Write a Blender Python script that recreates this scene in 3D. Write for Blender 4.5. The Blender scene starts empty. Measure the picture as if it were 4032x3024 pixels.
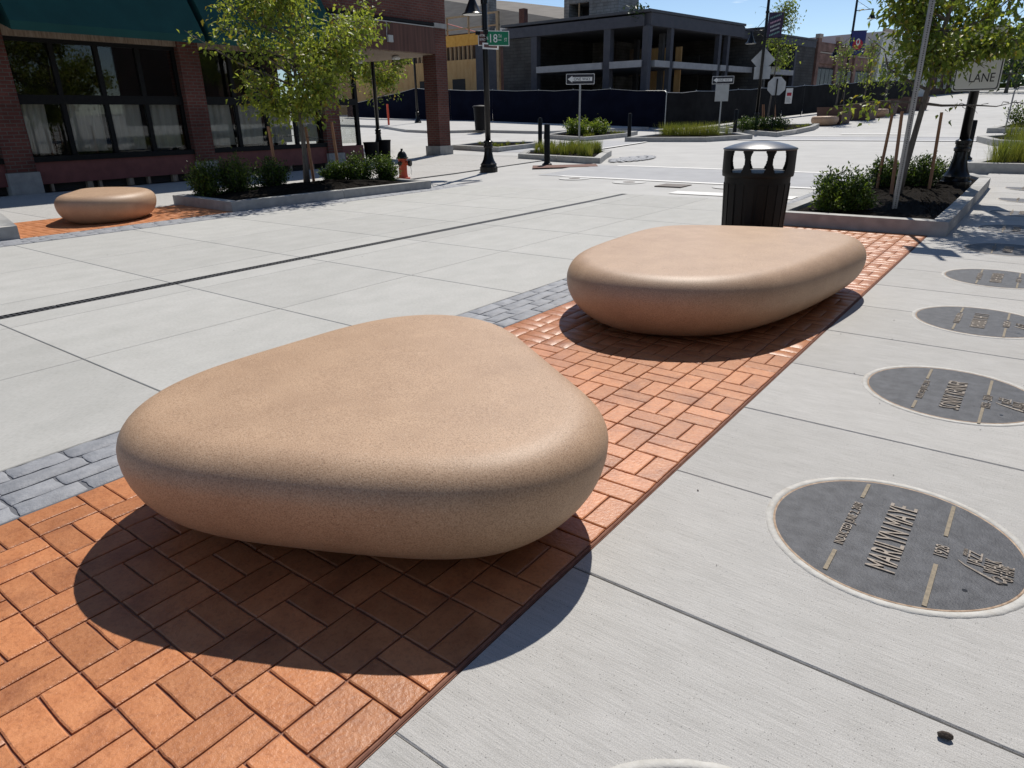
import bpy, math, random
from math import sin, cos, pi, radians, sqrt, hypot, atan2
from mathutils import Vector, Matrix
import numpy as np
random.seed(7); rng = np.random.default_rng(7)
S = bpy.context.scene
COL = S.collection
# ---------------------------------------------------------------- camera, sky, sun, exposure
HC = 1.38; YAW, PITCH, ROLL = -37.3, 21.36, -1.0; FPX = 2688.0; PW, PH = 4032, 3024
def cam_axes():
    y, p, r = radians(YAW), radians(PITCH), radians(ROLL)
    f = np.array([sin(y)*cos(p), cos(y)*cos(p), -sin(p)]); rt = np.array([cos(y), -sin(y), 0]); u = np.cross(rt, f)
    return cos(r)*rt+sin(r)*u, -sin(r)*rt+cos(r)*u, f
RT, UP, FW = cam_axes()
cd = bpy.data.cameras.new('camera'); cam = bpy.data.objects.new('camera', cd); COL.objects.link(cam)
cd.sensor_width = 36; cd.lens = FPX/PW*36; cd.clip_start = .05; cd.clip_end = 3000
m = Matrix.Identity(4)
for i in range(3): m[i][0], m[i][1], m[i][2] = RT[i], UP[i], -FW[i]
m[2][3] = HC; cam.matrix_world = m; S.camera = cam
SUN_AZ, SUN_EL = -19.0, 54.0
w = bpy.data.worlds.new('World'); S.world = w; w.use_nodes = True
nt = w.node_tree; nt.nodes.clear()
sky = nt.nodes.new('ShaderNodeTexSky'); sky.sky_type = 'NISHITA'; sky.sun_disc = False
sky.sun_elevation = radians(SUN_EL); sky.sun_rotation = radians(SUN_AZ); sky.air_density = .75; sky.dust_density = 0.0; sky.ozone_density = 1.5
bg = nt.nodes.new('ShaderNodeBackground'); bg.inputs[1].default_value = .115
wo = nt.nodes.new('ShaderNodeOutputWorld')
tc = nt.nodes.new('ShaderNodeTexCoord'); mp = nt.nodes.new('ShaderNodeMapping'); mp.inputs['Scale'].default_value = (9, 9, 55)
nz = nt.nodes.new('ShaderNodeTexNoise'); nz.inputs['Scale'].default_value = 1.0; nz.inputs['Detail'].default_value = 5
rp = nt.nodes.new('ShaderNodeValToRGB'); rp.color_ramp.elements[0].position = .62; rp.color_ramp.elements[1].position = .78
mx = nt.nodes.new('ShaderNodeMix'); mx.data_type = 'RGBA'; mx.inputs[7].default_value = (11, 11.5, 12, 1)
nt.links.new(tc.outputs['Generated'], mp.inputs[0]); nt.links.new(mp.outputs[0], nz.inputs[0]); nt.links.new(nz.outputs[0], rp.inputs[0])
nt.links.new(rp.outputs[0], mx.inputs[0]); nt.links.new(sky.outputs[0], mx.inputs[6]); nt.links.new(mx.outputs[2], bg.inputs[0]); nt.links.new(bg.outputs[0], wo.inputs[0])
sl = bpy.data.lights.new('sun', 'SUN'); sl.energy = 5.0; sl.angle = radians(.53); sl.color = (1, .945, .865)
so = bpy.data.objects.new('sun', sl); COL.objects.link(so)
SD = Vector((sin(radians(SUN_AZ))*cos(radians(SUN_EL)), cos(radians(SUN_AZ))*cos(radians(SUN_EL)), sin(radians(SUN_EL))))
so.rotation_euler = (-SD).to_track_quat('-Z', 'Y').to_euler(); so.location = SD*60
S.view_settings.view_transform = 'Standard'; S.view_settings.look = 'None'; S.view_settings.exposure = -0.06; S.view_settings.gamma = 1
S.render.engine = 'CYCLES'
S.cycles.max_bounces = 8; S.cycles.transparent_max_bounces = 16
# ---------------------------------------------------------------- photo pixel -> place
EY = [-50, 11, 14, 16.3, 20.4, 27, 33.6, 39, 60, 100, 150, 400]; EZ = [0, 0, .04, .1, .19, .33, .49, .72, 1.6, 3.1, 4.9, 12]
def elev(X, Y):
    s = min(1, max(0, (Y-16)/8)); s = s*s*(3-2*s)
    return float(np.interp(Y, EY, EZ)+s*np.interp(-X, [17, 22, 25.5, 32.5, 45], [0, .17, .34, .56, 1.0]))
def ray(x, y): return ((x-PW/2)/FPX)*RT-((y-PH/2)/FPX)*UP+FW
def at(x, y, dz=0):
    d = ray(x, y); f = lambda t: HC+d[2]*t-elev(d[0]*t, d[1]*t)-dz
    t = .5; pv = 0
    while t < 900 and f(t) > 0: pv = t; t *= 1.03
    for _ in range(30):
        h = (pv+t)/2
        if f(h) <= 0: t = h
        else: pv = h
    return Vector((d[0]*t, d[1]*t, HC+d[2]*t))
def at_x(x, y, X): d = ray(x, y); t = X/d[0]; return Vector((X, d[1]*t, HC+d[2]*t))
def at_y(x, y, Y): d = ray(x, y); t = Y/d[1]; return Vector((d[0]*t, Y, HC+d[2]*t))
def at_d(x, y, D): d = ray(x, y); t = D/hypot(d[0], d[1]); return Vector((d[0]*t, d[1]*t, HC+d[2]*t))
def hd(P): return hypot(P[0], P[1])
def pix(P):
    v = np.array(P, float)-[0, 0, HC]; z = v@FW
    return (PW/2+FPX*(v@RT)/z, PH/2-FPX*(v@UP)/z, z)
def R0(x, y): return (x/1.659, y/1.659)
def RG(ox, oy, s): return lambda x, y: (ox+x/s, oy+y/s)
R2 = RG(700, 0, 2.074); R3 = RG(1500, 0, 1.843); R4 = RG(2600, 0, 2.37); R5 = RG(3200, 0, 1.844); R6 = RG(2700, 500, 1.659)
R7 = RG(2150, 420, 2.949); RC = RG(2800, 540, 4.6075); RA = RG(1250, 200, 3.318); RQ = RG(3250, 0, 2.9625)
# ---------------------------------------------------------------- materials
M = {}
def mat(name, c, rough=.8, c2=None, scale=8, detail=6, contrast=(.35, .65), stretch=(1, 1, 1), bump=0, bscale=60, bdist=.004, metal=0, spec=.5,
        rand=0, coords='world', speck=None, bstretch=None, coat=0, trans=0):
    """Noise-mixed base colour in world or object space, with an optional fine bump, per-object variation and specks."""
    mt = bpy.data.materials.new(name); mt.use_nodes = True; n = mt.node_tree; N = n.nodes; L = n.links
    b = N['Principled BSDF']; out = N['Material Output']
    b.inputs['Roughness'].default_value = rough; b.inputs['Metallic'].default_value = metal; b.inputs['Specular IOR Level'].default_value = spec
    b.inputs['Coat Weight'].default_value = coat; b.inputs['Coat Roughness'].default_value = .15
    if coords == 'world': src = N.new('ShaderNodeNewGeometry').outputs['Position']
    else: src = N.new('ShaderNodeTexCoord').outputs['Object']
    def mapped(st):
        q = N.new('ShaderNodeMapping'); q.inputs['Scale'].default_value = st; L.new(src, q.inputs[0]); return q.outputs[0]
    def noise(sc, det, st=(1, 1, 1), ro=.55):
        t = N.new('ShaderNodeTexNoise'); t.inputs['Scale'].default_value = sc; t.inputs['Detail'].default_value = det; t.inputs['Roughness'].default_value = ro
        L.new(mapped(st), t.inputs['Vector']); return t.outputs[0]
    def ramp(v, a, bb, c0=(0, 0, 0, 1), c1=(1, 1, 1, 1)):
        r = N.new('ShaderNodeValToRGB'); r.color_ramp.elements[0].position = a; r.color_ramp.elements[1].position = bb
        r.color_ramp.elements[0].color = c0; r.color_ramp.elements[1].color = c1; L.new(v, r.inputs[0]); return r.outputs[0]
    def mix(f, a, bb, mode='MIX'):
        q = N.new('ShaderNodeMix'); q.data_type = 'RGBA'; q.blend_type = mode
        for i, v in ((0, f), (6, a), (7, bb)):
            if isinstance(v, (int, float)): q.inputs[i].default_value = v
            elif isinstance(v, tuple): q.inputs[i].default_value = v if len(v) == 4 else v+(1,)
            else: L.new(v, q.inputs[i])
        return q.outputs[2]
    col = c+(1,)
    if c2: col = mix(ramp(noise(scale, detail, stretch), *contrast), c, c2)
    if rand:
        oi = N.new('ShaderNodeObjectInfo'); mr = N.new('ShaderNodeMapRange'); mr.inputs[3].default_value = 1-rand; mr.inputs[4].default_value = 1+rand
        L.new(oi.outputs['Random'], mr.inputs[0]); hs = N.new('ShaderNodeHueSaturation')
        if isinstance(col, tuple): hs.inputs['Color'].default_value = col
        else: L.new(col, hs.inputs['Color'])
        L.new(mr.outputs[0], hs.inputs['Value']); col = hs.outputs[0]
    if speck:
        for (sc, thr, colr) in speck:
            v = N.new('ShaderNodeTexVoronoi'); v.inputs['Scale'].default_value = sc; L.new(mapped((1, 1, 1)), v.inputs['Vector'])
            sp = N.new('ShaderNodeSeparateColor'); L.new(v.outputs['Color'], sp.inputs[0])
            ml = N.new('ShaderNodeMath'); ml.operation = 'LESS_THAN'; L.new(sp.outputs[0], ml.inputs[0]); ml.inputs[1].default_value = thr
            ds = N.new('ShaderNodeMath'); ds.operation = 'LESS_THAN'; L.new(v.outputs['Distance'], ds.inputs[0]); ds.inputs[1].default_value = .35
            mm = N.new('ShaderNodeMath'); mm.operation = 'MULTIPLY'; L.new(ml.outputs[0], mm.inputs[0]); L.new(ds.outputs[0], mm.inputs[1])
            col = mix(mm.outputs[0], col, colr)
    if isinstance(col, tuple): b.inputs['Base Color'].default_value = col
    else: L.new(col, b.inputs['Base Color'])
    if bump:
        bp = N.new('ShaderNodeBump'); bp.inputs['Strength'].default_value = bump; bp.inputs['Distance'].default_value = bdist
        L.new(noise(bscale, 4, bstretch or (1, 1, 1), .65), bp.inputs['Height']); L.new(bp.outputs[0], b.inputs['Normal'])
    if trans:
        tb = N.new('ShaderNodeBsdfTranslucent'); ms = N.new('ShaderNodeMixShader'); ms.inputs[0].default_value = trans
        if isinstance(col, tuple): tb.inputs[0].default_value = col
        else: L.new(mix(1.0, col, (1.0, 1.0, .55), 'MULTIPLY'), tb.inputs[0])
        L.new(b.outputs[0], ms.inputs[1]); L.new(tb.outputs[0], ms.inputs[2]); L.new(ms.outputs[0], out.inputs[0])
    M[name] = mt; return mt
def layered(mt, scale, stretch, amount, c, lo=.45, hi=.7):
    """A second, larger stain layer multiplied on a material's colour."""
    n = mt.node_tree; N, L = n.nodes, n.links; b = N['Principled BSDF']; old = b.inputs['Base Color'].links
    g = N.new('ShaderNodeNewGeometry'); q = N.new('ShaderNodeMapping'); q.inputs['Scale'].default_value = stretch; L.new(g.outputs['Position'], q.inputs[0])
    t = N.new('ShaderNodeTexNoise'); t.inputs['Scale'].default_value = scale; t.inputs['Detail'].default_value = 8; t.inputs['Roughness'].default_value = .6; L.new(q.outputs[0], t.inputs['Vector'])
    r = N.new('ShaderNodeValToRGB'); r.color_ramp.elements[0].position = lo; r.color_ramp.elements[1].position = hi; L.new(t.outputs[0], r.inputs[0])
    k = N.new('ShaderNodeMath'); k.operation = 'MULTIPLY'; k.inputs[1].default_value = amount; L.new(r.outputs[0], k.inputs[0])
    x = N.new('ShaderNodeMix'); x.data_type = 'RGBA'; x.blend_type = 'MULTIPLY'; L.new(k.outputs[0], x.inputs[0]); x.inputs[7].default_value = c+(1,)
    if old: L.new(old[0].from_socket, x.inputs[6])
    else: x.inputs[6].default_value = b.inputs['Base Color'].default_value
    L.new(x.outputs[2], b.inputs['Base Color']); return mt
layered(layered(layered(mat('walk_concrete', (.455, .445, .425), .85, (.505, .495, .475), 9, 9, (.3, .7), (.7, 1.3, 1), bump=.9, bscale=60, bstretch=(.5, 4, 1), bdist=.002, rand=.045, speck=[(210, .035, (.23, .225, .215)), (330, .05, (.60, .59, .57))]), .8, (1, 1.2, 1), .4, (.86, .85, .83)), 170, (.035, 1, 1), .55, (.70, .70, .695), .42, .66), 330, (1, 1, 1), .7, (.62, .62, .615), .46, .62)
layered(layered(layered(mat('road_concrete', (.42, .418, .395), .85, (.475, .47, .447), 4, 9, (.3, .7), (1.2, .7, 1), bump=.5, bscale=40, bstretch=(7, .7, 1), bdist=.002, rand=.05), .5, (1, .35, 1), .4, (.84, .84, .83)), 40, (2.2, .5, 1), .25, (.8, .8, .79), .52, .70), 150, (1, .25, 1), .5, (.72, .72, .71), .46, .64)
layered(mat('far_concrete', (.42, .415, .40), .85, (.49, .485, .465), 1.2, 8, (.3, .7), bump=.3), .25, (1, .6, 1), .4, (.82, .82, .82))
layered(mat('crossing_concrete', (.33, .335, .345), .8, (.38, .385, .395), 2, 8, bump=.3), .4, (1, 1, 1), .4, (.85, .85, .86))
mat('kerb_concrete', (.34, .335, .32), .88, (.43, .425, .405), 7, 8, bump=.5, bscale=70, rand=.03)
layered(M['kerb_concrete'], 1.6, (1, 1, 1), .5, (.78, .77, .75))
layered(layered(mat('red_brick', (.46, .178, .072), .40, (.54, .23, .10), 14, 8, (.3, .7), bump=.8, bscale=70, bdist=.0035, rand=.18, spec=.5), 5.5, (1, 1, 1), .75, (.55, .50, .54), .5, .74), 75, (1, 1, 1), .5, (.66, .6, .58), .5, .63)
mat('red_grout', (.20, .085, .055), .9, (.27, .13, .085), 30)
layered(mat('grey_paver', (.235, .245, .265), .7, (.305, .315, .335), 16, 8, bump=.8, bscale=55, bdist=.005, rand=.07), 5, (1, 1, 1), .4, (.75, .75, .77))
mat('grey_grout', (.13, .135, .15), .95)
layered(layered(layered(mat('bench_stone', (.45, .298, .192), .52, (.53, .36, .235), 5, 8, (.3, .7), bump=.5, bscale=260, bdist=.0016, spec=.4, speck=[(190, .08, (.33, .21, .13)), (260, .07, (.60, .48, .37)), (420, .16, (.32, .21, .135))], coords='object'), 2.2, (1, 1, 1), .3, (.86, .82, .78)), 210, (1, 1, 1), .85, (.62, .57, .52), .47, .60), 7, (1, 1, 2.5), .22, (1.2, 1.18, 1.16), .56, .72)
layered(mat('bronze_plate', (.042, .044, .051), .58, (.07, .073, .082), 20, 8, bump=.8, bscale=120, bdist=.003, metal=.2, spec=.4), 7, (1, 1, 1), .4, (1.5, 1.5, 1.5))
mat('bronze_letter', (.21, .18, .15), .6, (.31, .27, .23), 60, 5, bump=.4, bscale=120, metal=.2, spec=.3)
mat('bronze_rim', (.22, .14, .085), .6, (.36, .27, .19), 40, 6, bump=.4, metal=.2)
mat('bronze_bar', (.30, .25, .18), .7, (.21, .18, .135), 90, 5, bump=.3, metal=0, spec=.2)
layered(mat('grout_ring', (.44, .43, .40), .9, (.54, .53, .50), 25, 8, bump=.8, bscale=90, bdist=.003), 9, (1, 1, 1), .5, (.75, .62, .48), .55, .75)
mat('black_metal', (.006, .006, .007), .3, bump=.05, bscale=200, spec=.3)
mat('black_plastic', (.006, .006, .0065), .5, (.009, .009, .009), 6, bump=.15, bscale=250, bdist=.001, spec=.2)
mat('lid_metal', (.035, .037, .042), .32, (.05, .052, .058), 12, bump=.35, bscale=300, bdist=.001, spec=.7)
mat('white_paint', (.74, .73, .70), .7, (.66, .65, .63), 9, 6)
mat('drain_iron', (.05, .052, .058), .55, metal=.3)
# ---------------------------------------------------------------- mesh helpers
class MB:
    def __init__(s): s.v = []; s.f = []
    def add(s, vs, fs):
        o = len(s.v); s.v += [tuple(q) for q in vs]; s.f += [tuple(o+i for i in f) for f in fs]; return s
    def box(s, x0, x1, y0, y1, z0, z1, rz=0, c=(0, 0)):
        p = [(x, y, z) for z in (z0, z1) for x, y in ((x0, y0), (x1, y0), (x1, y1), (x0, y1))]
        if rz: p = [(c[0]+(x-c[0])*cos(rz)-(y-c[1])*sin(rz), c[1]+(x-c[0])*sin(rz)+(y-c[1])*cos(rz), z) for x, y, z in p]
        return s.add(p, [(3, 2, 1, 0), (4, 5, 6, 7), (0, 1, 5, 4), (1, 2, 6, 5), (2, 3, 7, 6), (3, 0, 4, 7)])
    def slab(s, x0, x1, y0, y1, zb, zt, ch=.004):
        """A box with a chamfered top."""
        a = [(x0, y0), (x1, y0), (x1, y1), (x0, y1)]; b = [(x0+ch, y0+ch), (x1-ch, y0+ch), (x1-ch, y1-ch), (x0+ch, y1-ch)]
        z = lambda q, d: (zt(*q) if callable(zt) else zt)-d
        zz = lambda q: zb(*q) if callable(zb) else zb
        return s.add([q+(zz(q),) for q in a]+[q+(z(q, ch),) for q in a]+[q+(z(q, 0),) for q in b],
                     [(0, 1, 5, 4), (1, 2, 6, 5), (2, 3, 7, 6), (3, 0, 4, 7), (4, 5, 9, 8), (5, 6, 10, 9), (6, 7, 11, 10), (7, 4, 8, 11), (8, 9, 10, 11)])
    def poly(s, pts, z0, z1):
        """Prism over a plan polygon (counter-clockwise); z0 and z1 may be functions of x, y."""
        n = len(pts); g = lambda z, q: z(*q) if callable(z) else z
        return s.add([(x, y, g(z0, (x, y))) for x, y in pts]+[(x, y, g(z1, (x, y))) for x, y in pts],
                     [tuple(range(n-1, -1, -1)), tuple(range(n, 2*n))]+[(i, (i+1) % n, n+(i+1) % n, n+i) for i in range(n)])
    def tube(s, p0, p1, r0, r1=None, n=8, cap=True):
        r1 = r0 if r1 is None else r1; p0, p1 = Vector(p0), Vector(p1); d = (p1-p0).normalized()
        a = d.orthogonal().normalized(); b = d.cross(a)
        vs = [p+(a*cos(2*pi*i/n)+b*sin(2*pi*i/n))*r for p, r in ((p0, r0), (p1, r1)) for i in range(n)]
        fs = [(i, (i+1) % n, n+(i+1) % n, n+i) for i in range(n)]
        if cap: fs += [tuple(range(n-1, -1, -1)), tuple(range(n, 2*n))]
        return s.add(vs, fs)
    def path(s, pts, rs, n=7):
        pts = [Vector(p) for p in pts]; k = len(pts); vs = []; fs = []; ref = Vector((.3, .5, .81))
        for i, p in enumerate(pts):
            d = (pts[min(i+1, k-1)]-pts[max(i-1, 0)]).normalized(); a = d.cross(ref).normalized(); b = d.cross(a)
            r = rs[i] if hasattr(rs, '__len__') else rs
            vs += [p+(a*cos(2*pi*j/n)+b*sin(2*pi*j/n))*r for j in range(n)]
        for i in range(k-1): fs += [(i*n+j, i*n+(j+1) % n, (i+1)*n+(j+1) % n, (i+1)*n+j) for j in range(n)]
        fs += [tuple(range(n-1, -1, -1)), tuple(range((k-1)*n, k*n))]
        return s.add(vs, fs)
    def lathe(s, prof, c=(0, 0, 0), n=20, flute=0):
        k = len(prof); vs = []
        for r, z in prof:
            for i in range(n):
                q = r*(1-(flute if i % 2 else 0)); vs.append((c[0]+q*cos(2*pi*i/n), c[1]+q*sin(2*pi*i/n), c[2]+z))
        fs = [(i*n+j, i*n+(j+1) % n, (i+1)*n+(j+1) % n, (i+1)*n+j) for i in range(k-1) for j in range(n)]
        if prof[0][0] > 1e-6: fs.append(tuple(range(n-1, -1, -1)))
        if prof[-1][0] > 1e-6: fs.append(tuple(range((k-1)*n, k*n)))
        return s.add(vs, fs)
    def build(s, name, mt, parent=None, smooth=False, world=False, kind=None, auto=None):
        me = bpy.data.meshes.new(name); v = s.v
        if world and parent is not None:
            q = parent.location; v = [(x-q.x, y-q.y, z-q.z) for x, y, z in v]
        me.from_pydata(v, [], s.f); me.update()
        return link(name, me, mt, parent, smooth, kind, auto)
def link(name, me, mt, parent=None, smooth=False, kind=None, auto=None):
    if mt is not None and not me.materials: me.materials.append(M[mt] if isinstance(mt, str) else mt)
    if smooth: me.polygons.foreach_set('use_smooth', [True]*len(me.polygons))
    if auto: 
        me.polygons.foreach_set('use_smooth', [True]*len(me.polygons)); me.set_sharp_from_angle(angle=radians(auto))
    o = bpy.data.objects.new(name, me); COL.objects.link(o); o.parent = parent
    if kind: o['kind'] = kind
    return o
def thing(name, label, cat, loc, rz=0, group=None):
    o = bpy.data.objects.new(name, None); COL.objects.link(o); o.location = loc; o.rotation_euler = (0, 0, rz); o.empty_display_size = .1
    o['label'] = label; o['category'] = cat
    if group: o['group'] = group
    return o
def tag(o, label, cat, group=None):
    o['label'] = label; o['category'] = cat
    if group: o['group'] = group
    return o
def copy_tree(src, loc, rz=None, label=None, parent=None):
    kids = list(src.children); c = src.copy(); COL.objects.link(c); c.parent = parent
    if parent is None:
        c.location = loc
        if rz is not None: c.rotation_euler = (0, 0, rz)
        if label: c['label'] = label
    for ch in kids: copy_tree(ch, None, parent=c)
    return c
def text_mesh(body, wdt, hgt, depth):
    """Lettering fitted into wdt x hgt around the origin, standing depth out of z = 0."""
    cu = bpy.data.curves.new('t', 'FONT'); cu.body = body; cu.extrude = .5;  cu.resolution_u = 2
    ob = bpy.data.objects.new('t', cu); me = bpy.data.meshes.new_from_object(ob); bpy.data.objects.remove(ob); bpy.data.curves.remove(cu)
    n = len(me.vertices); a = np.zeros(n*3); me.vertices.foreach_get('co', a); a = a.reshape(-1, 3)
    lo, hi = a.min(0), a.max(0); a = (a-(lo+hi)/2)/(hi-lo+1e-9)*[wdt, hgt, depth]; a[:, 2] += depth/2
    me.vertices.foreach_set('co', a.ravel()); me.materials.clear(); me.update(); return me
def text_part(name, body, wdt, hgt, depth, mt, parent, mtx):
    me = text_mesh(body, wdt, hgt, depth); me.transform(mtx); me.update(); return link(name, me, mt, parent)
def structure(o): o['kind'] = 'structure'; return o
# ---------------------------------------------------------------- ground
def sheet(name, xs, ys, dz, mt):
    nx = len(xs); vs = [(x, y, elev(x, y)+dz) for y in ys for x in xs]
    fs = [(j*nx+i, j*nx+i+1, (j+1)*nx+i+1, (j+1)*nx+i) for j in range(len(ys)-1) for i in range(nx-1)]
    me = bpy.data.meshes.new(name); me.from_pydata(vs, [], fs); me.update(); return link(name, me, mt, smooth=True)
YS = [-30, 0, 8, 11, 12, 13, 14, 15, 16, 16.3, 17, 18, 19, 20, 20.4, 21, 22, 23, 24, 26, 27, 30, 33.6, 36, 39, 45, 52, 60, 70, 80, 90, 100, 125, 150, 200, 300, 400, 900]
structure(sheet('ground', [-400, -120, -60, -45, -40, -36, -32.5, -29, -25.5, -23, -22, -20, -18.5, -17, -10, 0, 40, 120, 400], YS, -.03, 'far_concrete'))
def slabs(parent, cols, rows, top=0.0, thick=.03, mt='walk_concrete', gaps=None):
    for i, (x0, x1) in enumerate(cols):
        for j, (y0, y1) in enumerate(rows):
            b = MB(); b.slab(x0, x1, y0, y1, lambda x, y: elev(x, y)-thick, lambda x, y: elev(x, y)+top, .004)
            b.build('slab', mt, parent)
# right-hand sidewalk: scored into slabs, wide joints between medallions and hairline joints through them
sw = structure(sheet('sidewalk', [-.985, 2.6], [-2, 11, 14, 16.3, 17.4], -.018, 'kerb_concrete'))
rows = []
for n in range(-3, 10):
    y = 1.605+1.612*n; rows += [(y+.0035, y+.806-.0012), (y+.806+.0012, y+1.612-.0035)]
slabs(sw, [(-.983, 2.6)], rows, 0, .014, 'walk_concrete')
rd = structure(sheet('road', [-10.05, -3.33], [-3, 11, 12.3], -.018, 'kerb_concrete'))
ry = [1.615+1.455*n for n in range(-3, 8)]
rr = [(a+.003, b-.003) for a, b in zip(ry[:-1], ry[1:])]
slabs(rd, [(-10.047, -8.203), (-8.197, -6.723), (-6.717, -6.308), (-6.187, -5.853), (-5.847, -4.633), (-4.627, -3.333)], rr, 0, .014, 'road_concrete')
structure(sheet('road_surface', [-10.3, -8, -6, -3.2], [ry[-1]+.004, 11.9, 13, 14, 15, 16.3, 17.5], -.004, 'far_concrete'))
# left-hand sidewalk slabs
lw = structure(sheet('sidewalk_opposite', [-17.45, -12.42], [-4, 11, 14, 16.3, 19.6], -.018, 'kerb_concrete'))
slabs(lw, [(-17.4, -14.953), (-14.947, -12.42)], [(a, a+1.594) for a in [-2+1.6*i for i in range(13)]], 0, .014, 'walk_concrete')
# trench drain along the road
td = thing('trench_drain', 'long dark slotted iron trench drain running down the middle of the road', 'drain', (-6.2475, 5, 0))
MB().box(-.0605, .0605, -8, 7.2, -.016, -.012).build('channel', 'drain_iron', td)
for i in range(15):
    b = MB(); y0 = -7.9+i*1.0
    b.box(-.058, -.044, y0, y0+.985, -.012, .001); b.box(.044, .058, y0, y0+.985, -.012, .001); b.box(-.008, .008, y0, y0+.985, -.012, .0005)
    for j in range(25): b.box(-.044, .044, y0+j*.04, y0+j*.04+.02, -.012, 0)
    b.build('grate', 'drain_iron', td)
# ---------------------------------------------------------------- stamped brick strips
BX, BY, MD = -1.0, .43, .204
def brick_cells(x0, x1, y0, y1):
    out = []
    for ix in range(math.floor((x0-BX)/MD+.5), math.floor((x1-BX)/MD+.5)):
        for iy in range(math.floor((y0-BY)/MD), math.ceil((y1-BY)/MD)):
            cx, cy = BX+(ix+.5)*MD, BY+(iy+.5)*MD
            for s in (-1, 1):
                if (ix+iy) % 2: out.append((cx, cy+s*MD/4, 0))
                else: out.append((cx+s*MD/4, cy, 1))
    return [q for q in out if y0 < q[1] < y1]
def brick_mesh(seed, lx=MD-.0065, ly=MD/2-.0065, ch=.004, h=.0065):
    r = random.Random(seed); b = MB(); j = lambda a: r.uniform(-a, a)
    n = []
    for (ax, ay, bx, by) in ((-1, -1, 1, -1), (1, -1, 1, 1), (1, 1, -1, 1), (-1, 1, -1, -1)):
        for t in (0, .33, .67): n.append(((ax+(bx-ax)*t)*lx/2+j(.0013), (ay+(by-ay)*t)*ly/2+j(.0013)))
    k = len(n); ins = lambda q: (q[0]-math.copysign(min(ch, abs(q[0])*.2), q[0]), q[1]-math.copysign(min(ch, abs(q[1])*.3), q[1]))
    b.v = [q+(-.002,) for q in n]+[q+(h-.0025+j(.0006),) for q in n]+[ins(q)+(h+j(.0003),) for q in n]+[(0, 0, h+.0002)]
    for i in range(k):
        a = (i+1) % k; b.f += [(i, a, k+a, k+i), (k+i, k+a, 2*k+a, 2*k+i), (2*k+i, 2*k+a, 3*k)]
    me = bpy.data.meshes.new('brick'); me.from_pydata(b.v, [], b.f); me.update()
    me.polygons.foreach_set('use_smooth', [True]*len(me.polygons)); me.set_sharp_from_angle(angle=radians(18)); me.materials.append(M['red_brick']); return me
BM = [brick_mesh(i) for i in range(9)]
bs = structure(sheet('brick_paving', [-2.836, -.985], [-1.5, 9.75], -.0035, 'red_grout'))
MB().slab(-.9985, -.9885, -1.5, 9.75, -.02, .004, .004).build('edge_strip', 'red_grout', bs)
cells = brick_cells(-2.836, -1.0, -.6, 9.75)
def seen(q):
    x, y, z = pix((q[0], q[1], 0)); return z > .1 and -150 < x < PW+150 and 0 < y < PH+200
vis = sorted([q for q in cells if seen(q)], key=lambda q: hd(q)); near = vis[:300]; rest = [q for q in cells if q not in set(near)]
for i, (x, y, t) in enumerate(near):
    o = bpy.data.objects.new('brick', BM[rng.integers(9)]); COL.objects.link(o); o.parent = bs; o.location = (x, y, -.0025+rng.uniform(-.0007, .0007))
    o.rotation_euler = (rng.uniform(-.004, .004), rng.uniform(-.004, .004), (pi/2 if t else 0)+(pi if rng.random() < .5 else 0)+rng.uniform(-.006, .006))
def joined_bricks(lst, name, parent, dx=0):
    b = MB()
    for x, y, t in lst:
        me = BM[rng.integers(9)]; vs = []
        for v in me.vertices:
            p = v.co; vs.append(((x-p.y if t else x+p.x)+dx, (y+p.x if t else y+p.y), p.z-.0025))
        b.add(vs, [tuple(f.vertices) for f in me.polygons])
    b.build(name, 'red_brick', parent, kind='stuff', auto=50)
joined_bricks(rest, 'far_bricks', bs)
bl = structure(sheet('brick_paving_opposite', [-12.42, -10.56], [-3, 6.5], -.0035, 'red_grout'))
joined_bricks([(x-9.58, y, t) for x, y, t in brick_cells(-2.836, -1.0, -2, 6.45)], 'bricks', bl)
# grey cobble bands: four courses of hand-shaped setts
def sett(b, x0, x1, y0, y1, r, zt=.006):
    n = []
    for (ax, ay, bx, by, st) in ((x0, y0, x1, y0, 3), (x1, y0, x1, y1, 4), (x1, y1, x0, y1, 3), (x0, y1, x0, y0, 4)):
        for t in range(st): n.append((ax+(bx-ax)*t/st+r.uniform(-.005, .005), ay+(by-ay)*t/st+r.uniform(-.006, .006)))
    cx, cy = (x0+x1)/2, (y0+y1)/2; k = len(n); i0 = [(cx+(q[0]-cx)*.86, cy+(q[1]-cy)*.93) for q in n]; tl = r.uniform(-.015, .015)
    b.add([q+(-.006,) for q in n]+[q+(zt-.005+r.uniform(-.0012, .0012),) for q in n]+[q+(zt+r.uniform(-.0014, .0014)+(q[0]-cx)*tl,) for q in i0]+[(cx, cy, zt+r.uniform(-.001, .002))],
          [f for i in range(k) for f in ((i, (i+1) % k, k+(i+1) % k, k+i), (k+i, k+(i+1) % k, 2*k+(i+1) % k, 2*k+i), (2*k+i, 2*k+(i+1) % k, 3*k))])
def cobbles(x0, x1, y0, y1, rows, seed):
    r = random.Random(seed); w_ = (x1-x0)/rows; out = []
    for i in range(rows):
        y = y0-r.uniform(0, .3)
        while y < y1:
            l = r.uniform(.19, .34); out.append((x0+i*w_+.005, x0+(i+1)*w_-.005, y+.006, y+l-.006)); y += l
    return out, r
gs = structure(sheet('cobble_band', [-3.33, -2.836], [-1.5, 11, 14.4], -.006, 'grey_grout'))
lst, r_ = cobbles(-3.325, -2.845, -1.2, 14.3, 4, 3)
for q in lst:
    b = MB(); sett(b, *q, r_, zt=.003); dz = elev(q[0], q[2])
    b.build('sett', 'grey_paver', gs, auto=45).location.z = dz
MB().slab(-2.846, -2.8345, -1.5, 9.75, -.02, .002, .002).build('edge_strip', 'grey_grout', gs)
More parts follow.
